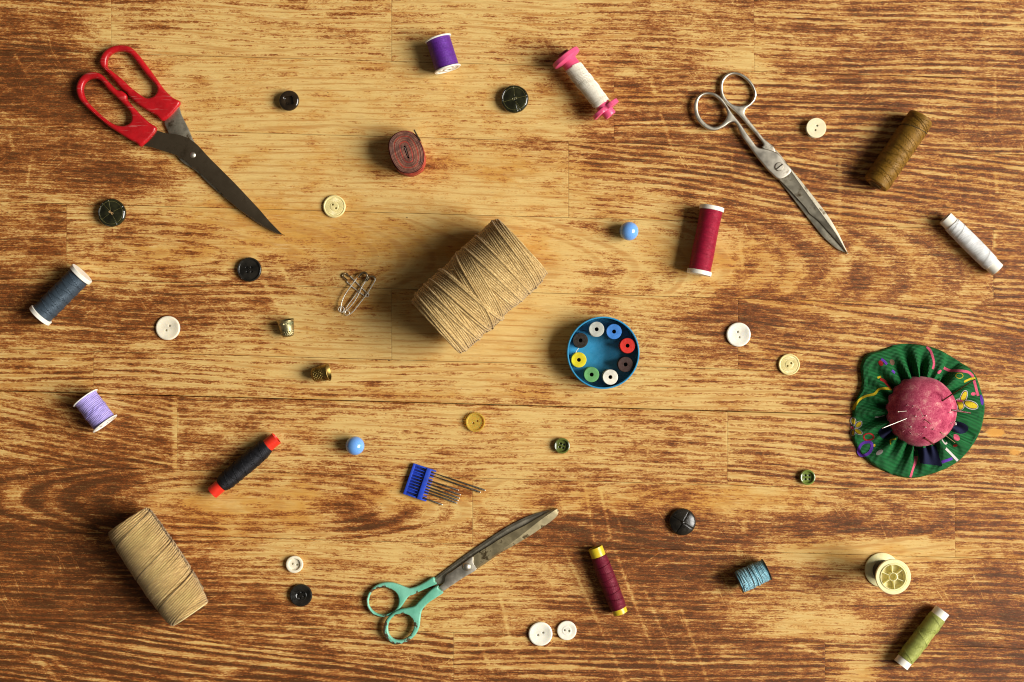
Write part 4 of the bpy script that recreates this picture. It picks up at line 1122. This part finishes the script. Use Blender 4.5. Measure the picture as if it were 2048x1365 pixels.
button('large warm white two hole button beside the slate blue spool', 335.2, 656.5, 24.3, dish, shell2, two(5.6), 2.1, 53, GW)
button('bright white dished two hole button right of the blue box', 1477.4, 669.6, 24.3, dish, shell, two(5.6), 2.1, -73, GW)
button('larger white button of the pair below the mint scissors', 1081, 1268.7, 24.0, dish, shell, two(5.6), 2.1, 25, GW)
button('smaller white button of the close pair at the bottom edge', 1133.7, 1261.8, 19.5, [(1, 2.2), (1, 4.2), (.96, 5.4), (.88, 5.7), (.5, 5.0), (.44, 5.3), (.38, 5.6), (.3, 5.0), (.001, 4.8)], shell, two(4.6), 2.0, -10, GW)
button('small thick rimmed off white button above a black one', 588.7, 1129.6, 17.3, [(1, 3), (1, 6.5), (.96, 8), (.88, 8.5), (.72, 8.3), (.66, 7.2), (.63, 4.4), (.6, 4.2), (.001, 4.2)], shell2, two(4.7), 2.1, -12, GW)
button('flat ivory button on tall base by the steel scissors', 1632.7, 256.1, 20.0, [(.85, 2), (.85, 9), (1, 10.5), (1, 13.4), (.97, 14.2), (.7, 14.1), (.3, 13.7), (.001, 13.6)], ivory, two(4.7), 1.9, 68, GW)
rib_prof = [(1, 2), (1, 4.6), (.96, 5.6), (.90, 5.8), (.85, 5.4), (.82, 4.9), (.80, 4.8), (.6, 4.8), (.42, 4.8), (.40, 4.9), (.36, 5.5), (.30, 5.6), (.001, 5.5)]
button('cream button with fine rays and a raised centre, below the tape roll', 668.5, 413.2, 22.5, rib_prof, creamb, two(4.9), 2.1, -47, GW, fn=ribs(44, .5, 8, 12), seg=176)
button('cream rayed button between white button and pincushion', 1578.6, 729.5, 21.3, rib_prof, creamb, two(4.7), 2.0, 37, GW, fn=ribs(44, .5, 8, 12), seg=176)
amber, nt, b = new_mat('amber_resin'); b.inputs['Base Color'].default_value = (0.85, 0.58, 0.10, 1); b.inputs['Transmission Weight'].default_value = .55
b.inputs['Roughness'].default_value = .15; b.inputs['IOR'].default_value = 1.45; b.inputs['Subsurface Weight'].default_value = .2; b.inputs['Subsurface Scale'].default_value = 5*S
button('translucent amber button just under the long seam', 950.6, 844.8, 19.8, [(1, 2.4), (1, 6.4), (.95, 8), (.88, 8.2), (.80, 7.0), (.76, 5.2), (.7, 4.8), (.4, 4.4), (.001, 4.3)], amber, two(4.5), 1.9, 28, GW)
rim4 = [(1, 3), (1, 7), (.96, 9.4), (.88, 10), (.78, 9.4), (.72, 6.5), (.70, 5.2), (.66, 4.9), (.001, 4.9)]
GD = 'dark buttons'
button('small dark olive four hole button casting a shadow left', 1124, 892.3, 16.0, rim4, greenb, four(4.9), 2.25, -17, GD)
button('small bright olive green four hole button left of pincushion', 1615.6, 955.4, 15.6, rim4, greenb2, four(5.5), 2.2, 0, GD)
o = button('round black button with four thread worn holes and a raised rim', 498, 539.5, 24.5, [(1, 3), (1, 6), (.97, 8), (.93, 8.6), (.88, 8.2), (.84, 6.4), (.80, 6.0), (.3, 5.6), (.001, 5.5)], blackb, four(6.2), 2.0, 3, GD)
g = Geo()
for k in range(2): g.tube([(cos(a)*6.0, sin(a)*6.0, 5.9+(.7 if abs(t) < .5 else 0)) for t in (-1, 0, 1) for a in [radians(45+90*k) if t < 0 else (radians(225+90*k) if t > 0 else 0)] ] if False else [(-4.3, -4.3*(1-2*k), 5.6), (0, 0, 6.9), (4.3, 4.3*(1-2*k), 5.6)], .5, 5)
g.obj('thread_cross', M['black_plastic'], o)
button('round black dished four hole button below a small white one', 601.5, 1191.6, 22.6, [(1, 3), (1, 6.4), (.96, 8), (.90, 8.4), (.55, 6.0), (.50, 5.7), (.46, 6.5), (.42, 6.2), (.38, 5.3), (.001, 5.2)], blackb, four(6.0), 1.9, 28, GD)

def coat_button(label, px, py, r, mat, kind, seed):
    zt = 17; x, y = W(px, py, zt); r *= (H-zt)/H
    o_ = bpy.data.objects.new('button', None); COL.objects.link(o_); o_.location = (x*S, y*S, 0)
    o_['label'] = label; o_['category'] = 'button'; o_['group'] = GD
    rr = random.Random(seed); g = Geo(); n = 120
    if kind == 'square':
        prof = [(.001, 3), (r*.7, 3), (r*.9, 6), (r*.98, 9), (r, 12), (r*.97, 14.5), (r*.88, 16.2), (r*.74, 16.9), (r*.58, 16.6), (r*.50, 15.4), (r*.46, 11.5), (r*.42, 10.5), (.001, 10.5)]
        def fn(rad, z, a, i):
            if i >= 8:
                q = 1/max(abs(cos(a-.15)), abs(sin(a-.15))); q = min(q, 1.28)
                return (rad*(.86*q*.95 if i >= 9 else 1+.0*(q-1)), z)
            return (rad*(1+.012*sin(2*a)), z)
        g.lathe_z(prof, n, fn=fn); g.obj('disc', mat, o_, 50)
        for k in (0, 1):
            g = Geo(); g.lathe_z([(2.4, 10.4), (2.4, 11.3), (1.6, 11.4), (1.5, 10.6)], 16, 3*(1-2*k)*-1+1, -5*(1-2*k)); g.obj('eye', mat, o_)
        return o_
    if kind == 'wheel':
        prof = [(.001, 2), (r*.8, 2), (r*.95, 5), (r, 9), (r*.985, 12), (r*.93, 14.5), (r*.86, 15.4), (r*.82, 14.7), (r*.78, 14.9), (r*.5, 16.0), (r*.25, 16.5), (r*.16, 16.2), (r*.13, 13.5), (.001, 13.2)]
        def fn(rad, z, a, i):
            d = 0
            if i in (5, 6, 7, 8, 9, 10):
                for a0 in ang: 
                    q = (a-a0+pi) % (2*pi)-pi
                    d -= 1.3*math.exp(-(q/.035)**2)
            return (rad*(1+.012*sin(3*a+seed)+.006*sin(11*a)), z+d)
        ang = [radians(q) for q in ((92, 12, 195, 288, 300) if seed == 1 else (215, 298, 25, 130, 100))]
        g.lathe_z(prof, 180, fn=fn); g.obj('disc', mat, o_, 50)
        line = plastic('pale_line_%d' % seed, (0.17, 0.15, 0.05), .3, .2)
        g = Geo()
        for a in ang: g.tube([(r*f*cos(a+.02), r*f*sin(a+.02), z) for f, z in ((.2, 16.2), (.5, 15.8), (.78, 14.9), (.86, 15.3))], .28, 4)
        g.tube([(r*.80*cos(t), r*.80*sin(t), 15.05) for t in [k*2*pi/60 for k in range(61)]], .28, 4)
        g.obj('ridge_line', line, o_, 80)
        g = Geo(); a = radians(-35 if seed == 2 else 20)
        for q in (-1, 1): g.lathe_z([(2.2, 15.9), (2.6, 16.7), (2.0, 17.0), (1.4, 16.6), (1.3, 14)], 16, q*2.6*cos(a), q*2.6*sin(a))
        g.obj('shank_eye', line if seed == 1 else M['card'], o_, 50)
        return o_
    prof = [(.001, 2), (r*.85, 2), (r*.97, 4.5), (r, 7), (r*.96, 9.5), (r*.88, 11.5), (r*.6, 14.6), (r*.3, 16.4), (r*.14, 17.0), (.001, 17.1)]
    ang = [radians(q) for q in (58, -33, 238, 150)]
    def fn(rad, z, a, i):
        d = 0
        if i >= 3 and i < 9:
            for a0 in ang:
                q = (a-a0+pi) % (2*pi)-pi
                d -= 1.5*math.exp(-(q*rad/1.0)**2)
        return (rad, z+d)
    # finer rings so the grooves stay straight
    pf = []
    for i in range(len(prof)-1):
        for k in range(3):
            t = k/3; pf.append((prof[i][0]*(1-t)+prof[i+1][0]*t, prof[i][1]*(1-t)+prof[i+1][1]*t))
    pf.append(prof[-1])
    def fn2(rad, z, a, i): return fn(rad, z, a, 5 if 9 <= i < 27 else 0)
    g.lathe_z(pf, 240, fn=fn2); g.obj('disc', mat, o_, 50)
    g = Geo(); g.ball((0, 0, 15.5), 4.2, 16, 10, (1, 1, .75)); g.obj('centre_knob', mat, o_)
    g = Geo()
    for (a, f) in ((100, .72), (128, .75), (70, .68), (-100, .6), (-60, .66), (-115, .78)):
        a = radians(a); cx, cy, z_ = r*f*cos(a), r*f*sin(a), 13.3+(.7-f)*9
        g.tube([(cx+1.6*cos(t), cy+1.6*sin(t), z_) for t in [a+k*.6 for k in range(8)]], .32, 4)
    g.obj('raised_mark', mat, o_, 80)
    return o_
coat_button('small glossy dark brown button with a square hollow', 577.2, 201, 20.6, brownb, 'square', 1)
coat_button('thick dark green button quartered by lines, left of the pink bobbin', 1029, 197.5, 28.2, darkgl, 'wheel', 1)
coat_button('thick dark green button quartered by lines, below the red scissors', 221.7, 425.5, 28.6, darkgl, 'wheel', 2)
coat_button('domed black button with a grooved cross in the lower right half', 1365.8, 1045.5, 27.2, plastic('black_dome', (0.016, 0.013, 0.009), .26, .3), 'dome', 3)

# ------------------------------------------------------------------ blue beads
bead = plastic('glossy_blue_bead', (0.16, 0.38, 0.82), .14, .02, sss=.15, coat=.6)
def bead_at(label, px, py, r):
    x, y = W(px, py, r); g = Geo(); g.ball((0, 0, r), r, 64, 40); o = g.obj('bead', bead, None, 180)
    o.location = (x*S, y*S, 0); o['label'] = label; o['category'] = 'bead'; o['group'] = 'shiny blue beads'
bead_at('shiny light blue bead left of the crimson spool', 1258, 462.8, 18.8)
bead_at('shiny light blue bead above the blue needle rack', 710, 891.9, 18.8)

# ------------------------------------------------------------------ pincushion
def pincushion():
    C = crop(1660, 660, 4.266); hz = 16
    R0 = (1838, 824); rx, ry = W(*R0)
    root = thing('pincushion', 'pink dome pincushion on a ruffled green printed fabric disc', 'pincushion', *R0)
    def loc(p, z=hz):
        q = C([p])[0]; x, y = W(q[0], q[1], z); return (x-rx, y-ry)
    dome_c = loc((785, 695), 28); dcx, dcy = dome_c
    edge = [(640,120),(720,122),(800,132),(880,150),(970,190),(1060,240),(1130,285),(1200,330),(1250,390),(1290,500),(1318,600),(1322,700),(1305,800),(1275,900),(1225,985),(1165,1060),(1105,1120),(1030,1165),(940,1205),(850,1240),(760,1262),(680,1266),(600,1255),(500,1222),(430,1190),(360,1150),(300,1095),(250,1045),(215,985),(190,920),(188,850),(194,760),(200,680),(212,620),(235,570),(262,520),(275,450),(268,380),(262,310),(285,240),(330,200),(420,180),(500,150),(560,130)]
    el = [loc(p, 8) for p in edge]
    ea = sorted([(atan2(y-dcy, x-dcx), hypot(x-dcx, y-dcy)) for x, y in el])
    A_ = np.array([a for a, _ in ea]); Rv = np.array([r for _, r in ea])
    A3 = np.concatenate([A_-2*pi, A_, A_+2*pi]); R3 = np.concatenate([Rv, Rv, Rv])
    def Redge(a): return float(np.interp(a, A3, R3))
    rin = 56.0; rr = random.Random(12)
    nf = 23; fold_a = []; a = 0
    for k in range(nf): a += 2*pi/nf*rr.uniform(.6, 1.4); fold_a.append(a)
    sc_ = 2*pi/a; fold_a = [q*sc_ for q in fold_a]; fd = [rr.uniform(.55, 1.25) for _ in fold_a]; fl = [rr.uniform(.75, 1.3) for _ in fold_a]; fs_ = [rr.uniform(-.12, .12) for _ in fold_a]
    def zs(a, t):
        t = min(max(t, 0), 1)
        z = 11+13*(1-t)**1.2+7*sin(pi*min(1, t*1.1))*.8
        amp = 0
        for q, d, l, s_ in zip(fold_a, fd, fl, fs_):
            da = (a-q-s_*t+pi) % (2*pi)-pi
            w = .05+.07*t
            f = max(0, 1-t/l)
            amp += d*(-23*math.exp(-(da/w)**2))*f**.6+d*7.0*f**.5*math.exp(-((da-.10-w)/(.06+.05*t))**2)
        z += amp+1.5*sin(a*5+1)*t+1.2*sin(a*9)*t
        if t > .93: z -= ((t-.93)/.07)**2*7
        return max(z, 1.5)
    def surf(x, y):
        a = atan2(y-dcy, x-dcx); r = hypot(x-dcx, y-dcy); t = (r-rin)/(Redge(a)-rin)
        return zs(a, t)
    m, nt, b = new_mat('green_printed_cotton'); v = vmul(nt, ocoord(nt), (1/S, 1/S, 1/S))
    sep = nt.nodes.new('ShaderNodeSeparateXYZ'); nt.links.new(v, sep.inputs[0])
    w1 = mth(nt, 'SINE', mth(nt, 'MULTIPLY', mth(nt, 'ADD', sep.outputs[0], sep.outputs[1]), 1.3)); w2 = mth(nt, 'SINE', mth(nt, 'MULTIPLY', mth(nt, 'SUBTRACT', sep.outputs[0], mth(nt, 'MULTIPLY', sep.outputs[1], .6)), 1.6))
    wv = mth(nt, 'MULTIPLY_ADD', mth(nt, 'MULTIPLY', w1, w2), .5, .5)
    n1 = noise(nt, v, .05, 4, .6)
    c = mix(nt, wv, (0.001, 0.024, 0.006), (0.008, 0.170, 0.036)); c = mix(nt, smooth(nt, n1, .4, .7, 0, .3), c, (0.01, 0.20, 0.05))
    nt.links.new(c, b.inputs['Base Color']); b.inputs['Roughness'].default_value = .6; b.inputs['Sheen Weight'].default_value = .0; b.inputs['Specular IOR Level'].default_value = .25
    bump(nt, b, wv, 1.4, 1.0)
    g = Geo(); n = 420; nt_ = 44; vs = []; fs = []
    for i in range(nt_+1):
        t = i/nt_
        for k in range(n):
            a = 2*pi*k/n-pi; Re = Redge(a); r = rin+(Re-rin)*t
            vs.append((dcx+r*cos(a), dcy+r*sin(a), zs(a, t)))
    for k in range(n):
        a = 2*pi*k/n-pi; Re = Redge(a); vs.append((dcx+(Re-3)*cos(a), dcy+(Re-3)*sin(a), .6))
    for i in range(nt_+1):
        for k in range(n): fs.append((i*n+k, (i+1)*n+k, (i+1)*n+(k+1) % n, i*n+(k+1) % n))
    g.add(vs, fs); ruf = g.obj('ruffle', m, root, 120)
    # printed shapes draped over the ruffle
    def ink(nm, col):
        m, nt, b = new_mat(nm); v = vmul(nt, ocoord(nt), (1/S, 1/S, 1/S))
        q = noise(nt, v, .9, 2, .6); nt.links.new(mix(nt, smooth(nt, q, .35, .65), tuple(c*.55 for c in col), col), b.inputs['Base Color']); b.inputs['Roughness'].default_value = .9; b.inputs['Specular IOR Level'].default_value = .15
        return m
    K = dict(y=ink('yellow_print', (0.62, 0.45, 0.02)), p=ink('pink_print', (0.62, 0.10, 0.17)), v=ink('violet_print', (0.13, 0.04, 0.38)), r=ink('red_print', (0.38, 0.02, 0.02)),
             n=ink('navy_print', (0.012, 0.014, 0.045)), w=ink('white_print', (0.62, 0.55, 0.52)), b=ink('brown_print', (0.14, 0.08, 0.05)))
    def drape(pts): return [(x, y, surf(x, y)+.45) for x, y in pts]
    def stroke(col, pts, w, closed=False):
        pl = spline([loc(p) for p in pts], closed, 5)
        if closed: pl.append(pl[0])
        den = []
        for i in range(len(pl)-1):
            k = max(1, int(hypot(pl[i+1][0]-pl[i][0], pl[i+1][1]-pl[i][1])/1.5))
            for j in range(k): den.append((pl[i][0]+(pl[i+1][0]-pl[i][0])*j/k, pl[i][1]+(pl[i+1][1]-pl[i][1])*j/k))
        den.append(pl[-1]); vs = []; fs = []; w = w/4.266
        for i, p in enumerate(den):
            a_ = den[max(i-1, 0)]; b_ = den[min(i+1, len(den)-1)]; d = Vector((b_[0]-a_[0], b_[1]-a_[1]))
            d = d.normalized() if d.length else Vector((1, 0)); nn = (-d.y, d.x)
            vs += drape([(p[0]+nn[0]*w*u, p[1]+nn[1]*w*u) for u in (-.5, -.17, .17, .5)])
        for i in range(len(den)-1):
            for k in range(3): fs.append((i*4+k, (i+1)*4+k, (i+1)*4+k+1, i*4+k+1))
        g = Geo(); g.add(vs, fs); g.obj('printed_motif', K[col], ruf, 180)
    def blob(col, c0, rx_, ry_, rot=0, lift=0.0):
        cx, cy = loc(c0); vs = []; fs = []; nr, na = 8, 28; ro = radians(rot)
        for i in range(nr+1):
            for k in range(na):
                a = 2*pi*k/na; u = rx_/4.266*i/nr*cos(a); v_ = ry_/4.266*i/nr*sin(a)
                x = cx+u*cos(ro)-v_*sin(ro); y = cy+u*sin(ro)+v_*cos(ro); vs.append((x, y, surf(x, y)+.4+lift))
        for i in range(nr):
            for k in range(na): fs.append((i*na+k, (i+1)*na+k, (i+1)*na+(k+1) % na, i*na+(k+1) % na))
        g = Geo(); g.add(vs, fs); g.obj('printed_motif', K[col], ruf, 180)
    stroke('y', [(520,505),(470,500),(420,505),(380,545),(310,565),(255,600),(225,640),(205,685)], 20)
    stroke('p', [(830,145),(862,180),(878,240),(884,290),(872,335)], 21); stroke('p', [(985,325),(1040,348),(1110,350),(1180,360),(1215,380),(1238,405)], 23)
    stroke('p', [(1243,430),(1250,480),(1272,565)], 25); blob('p', (930,358), 26, 15, 20); stroke('y', [(1255,415),(1210,420),(1150,445)], 18)
    stroke('y', [(1065,395),(1085,372),(1115,372),(1132,392),(1118,410),(1085,412)], 5, True)
    for (c0, a_, b_, ro) in (((1140,565), 24, 40, -15), ((1195,640), 60, 26, -18), ((1100,640), 22, 42, 10)):
        blob('w', c0, a_+11, b_+11, ro, .1); blob('n', c0, a_+5, b_+5, ro, .5); blob('y', c0, a_, b_, ro, .9)
    blob('p', (1105,606), 26, 10, 0, 1.4); blob('v', (1300,600), 14, 45, 5); blob('p', (1228,548), 22, 15)
    for (c0, a_, b_, ro) in (((212,785), 16, 28, 10), ((255,810), 30, 17, 45), ((245,870), 30, 16, -35), ((205,880), 10, 22, -10)):
        blob('w', c0, a_+7, b_+7, ro, .1); blob('n', c0, a_+2, b_+2, ro, .5); blob('y', c0, a_-2, b_-2, ro, .9)
    blob('p', (202,838), 12, 14, 0, 1.4)
    stroke('r', [(290,910),(305,890),(340,885),(372,905),(368,930),(330,945),(300,935)], 12, True)
    stroke('v', [(255,1040),(270,990),(300,965),(345,960),(365,990),(350,1040),(310,1072),(275,1075)], 24, True); blob('y', (382,988), 12, 12)
    stroke('v', [(435,250),(460,268),(480,295)], 22); stroke('v', [(520,345),(545,368)], 22); blob('b', (532,278), 22, 26, 20); blob('r', (430,285), 18, 24, 20)
    stroke('r', [(430,420),(470,440),(500,480),(515,505)], 26); stroke('y', [(405,410),(440,400)], 16)
    stroke('w', [(385,745),(420,745),(460,730)], 9); blob('n', (470,880), 55, 50); blob('w', (420,1045), 32, 16, 40)
    blob('n', (1100,835), 85, 48, -20); blob('p', (1075,918), 34, 26, -10); blob('r', (1075,990), 16, 12)
    stroke('w', [(945,935),(975,970),(1010,965)], 14)
    g_ = [(745,1010),(900,985),(955,1165),(770,1140)]
    cx, cy = 0, 0
    vs = []; fs = []; q = [loc(p) for p in g_]; N_ = 18
    for i in range(N_+1):
        for k in range(N_+1):
            u, w_ = i/N_, k/N_
            x = (q[0][0]*(1-u)+q[1][0]*u)*(1-w_)+(q[3][0]*(1-u)+q[2][0]*u)*w_; y = (q[0][1]*(1-u)+q[1][1]*u)*(1-w_)+(q[3][1]*(1-u)+q[2][1]*u)*w_
            vs.append((x, y, surf(x, y)+.45))
    for i in range(N_):
        for k in range(N_): fs.append((i*(N_+1)+k, i*(N_+1)+k+1, (i+1)*(N_+1)+k+1, (i+1)*(N_+1)+k))
    g = Geo(); g.add(vs, fs); g.obj('printed_motif', K['n'], ruf, 180)
    stroke('p', [(742,1080),(740,1130),(715,1200),(695,1262)], 22); stroke('w', [(975,1010),(1040,1065),(1100,1120)], 22); stroke('v', [(950,1130),(990,1115),(1045,1098)], 26)
    stroke('y', [(505,975),(510,940),(550,925)], 9); stroke('w', [(725,1005),(735,1040)], 8)
    # pink dome
    pm, nt, b = new_mat('worn_pink_velour'); v = vmul(nt, ocoord(nt), (1/S, 1/S, 1/S))
    n1 = noise(nt, vmul(nt, v, (.045, .045, .045)), 1, 6, .7); n2 = noise(nt, v, .55, 3, .75)
    f = mth(nt, 'ADD', mth(nt, 'MULTIPLY', n1, .6), mth(nt, 'MULTIPLY', n2, .4))
    c = mix(nt, smooth(nt, f, .38, .54), (0.24, 0.012, 0.045), (0.48, 0.070, 0.13)); c = mix(nt, smooth(nt, f, .52, .64), c, (0.68, 0.30, 0.28))
    nt.links.new(c, b.inputs['Base Color']); b.inputs['Roughness'].default_value = .85; b.inputs['Sheen Weight'].default_value = .1; b.inputs['Specular IOR Level'].default_value = .15
    bump(nt, b, n2, .7, .7)
    rd = 70.0; hd = 58; zb = 17
    g = Geo(); pr = []
    for i in range(25):
        t = pi/2*i/24; pr.append((rd*cos(t) if i < 24 else .001, zb+hd*sin(t)))
    pr = [(rd*.86, 4), (rd*.97, 10)]+pr
    def fnd(r, z, a, i): return (r*(1+.012*sin(3*a+1)+.006*sin(7*a)), z+.5*sin(5*a+z*.1)*r/rd)
    g.lathe_z(pr, 96, dcx, dcy, fn=fnd); g.obj('dome', pm, root, 180)
    def zd(x, y):
        q = hypot(x-dcx, y-dcy)/rd
        return zb+hd*sqrt(max(0, 1-min(1, q)**2))
    # needles and pins stuck in the dome stay things of their own
    def stuck(name, label, cat, a, b, z_out, r, head=None, mat=None, grp=None, inside=True):
        o = bpy.data.objects.new(name, None); COL.objects.link(o); 
        ax, ay = loc(a, 70); za = zd(ax, ay); 
        ax, ay = loc(a, za); bx, by = loc(b, z_out)
        o.location = ((rx+ax)*S, (ry+ay)*S, 0); o['label'] = label; o['category'] = cat
        if grp: o['group'] = grp
        d = Vector((bx-ax, by-ay, z_out-za)); p0 = Vector((0, 0, za))-d.normalized()*6
        g = Geo(); g.tube([tuple(p0), (0, 0, za), tuple(Vector((0, 0, za))+d*.5), tuple(Vector((0, 0, za))+d)], r, 8); g.obj('shaft', mat or M['bright_steel'], o, 60)
        if head:
            g = Geo(); g.ball((d.x, d.y, za+d.z), head, 12, 8); g.obj('head', mat or M['bright_steel'], o, 180)
        return o, d, za
    o, d, za = stuck('sewing_needle', 'long shiny needle sticking out to the left of the pink pincushion', 'needle', (655,757), (445,840), 74, [.7, .7, .8, 1.0])
    g = Geo(); e = Vector((0, 0, za))+d*.94; e2 = Vector((0, 0, za))+d*.99; g.tube([(e.x, e.y, e.z+1.1), (e2.x, e2.y, e2.z+1.1)], .45, 6); g.obj('needle_eye', M['void'], o)
    stuck('sewing_needle', 'long brown needle leaning up and right out of the pincushion', 'needle', (960,605), (1235,422), 96, [1.5, 1.4, 1.2, 1.0], .9, metal('brown_needle', (0.30,0.17,0.09), .4, (.1,.05,.02), .4, .6))
    dr = plastic('dark_red_pin', (0.12, 0.01, 0.012), .3)
    stuck('pin', 'dark red pin with blue end pointing right from the pincushion', 'pin', (1058,688), (1198,710), 40, [1.9, 1.8, 1.6, 1.4], 1.4, dr)
    stuck('pin', 'dark red pin at the lower rim of the pink dome', 'pin', (820,930), (885,975), 38, [1.8, 1.8, 1.6, 1.4], 1.2, dr)
    stuck('pin', 'thin brass coloured pin leaving the dome toward the lower right', 'pin', (958,882), (1065,962), 34, [.6]*4, .7, M['brass'])
    stuck('pin', 'short steel pin lying flat on the left of the dome', 'pin', (655,693), (582,700), 82, [.6]*4, 1.2)
    stuck('pin', 'thin steel pin slanting near the top middle of the dome', 'pin', (762,675), (792,738), 86, [.4]*4, 1.0)
    stuck('pin', 'short dark pin stub right of the dome centre', 'pin', (808,765), (856,802), 84, [.9]*4, .9, M['dark_blade'])
    for k, (a, hd_) in enumerate((((726,735), 1.3), ((816,732), 1.2), ((684,825), 1.4), ((811,828), 1.4), ((1017,702), 1.2))):
        ax, ay = loc(a, 74); za = zd(ax, ay); ax, ay = loc(a, za); o = bpy.data.objects.new('pin', None); COL.objects.link(o); o.location = ((rx+ax)*S, (ry+ay)*S, 0)
        o['label'] = ('steel pin head furthest left of the two at the dome middle', 'steel pin head right beside the dark pin stub at the dome middle', 'steel pin head low on the left of the pink dome', 'steel pin head below the short dark pin stub', 'steel pin head alone near the right side of the pink dome')[k]; o['category'] = 'pin'; o['group'] = 'pins pushed fully into the pincushion'
        g = Geo(); g.tube([(0, 0, za-6), (.5, -.5, za+1.6)], .4, 6); g.obj('shaft', M['bright_steel'], o); g = Geo(); g.ball((.5, -.5, za+2), hd_, 12, 8); g.obj('head', M['bright_steel'], o, 180)
    # pulled lint
    g = Geo(); lp = random.Random(3)
    for (cx_, cy_) in ((590,862),(630,860),(770,890),(690,885),(700,655),(655,640),(860,845),(1065,790),(1050,800)):
        for q in range(6):
            x, y = loc((cx_+lp.uniform(-12, 12), cy_+lp.uniform(-8, 8)), 60); z = zd(x, y)+.5
            g.tube([(x, y, z), (x+lp.uniform(-4, 4), y+lp.uniform(-3, 3), z+lp.uniform(.5, 2))], .35, 4)
    g.obj('lint', ink('lint', (0.72, 0.34, 0.36)), root, 180, kind='stuff')
    g = Geo()
    for q in range(14):
        x, y = loc((1062+lp.uniform(-16, 12), 795+lp.uniform(-25, 25)), 30); g.tube([(x, y, 24), (x+lp.uniform(-4, 4), y+lp.uniform(-4, 4), 30+lp.uniform(0, 3))], .9, 5)
    g.obj('white_filling', M['white_plastic'], root, 180, kind='stuff')
pincushion()
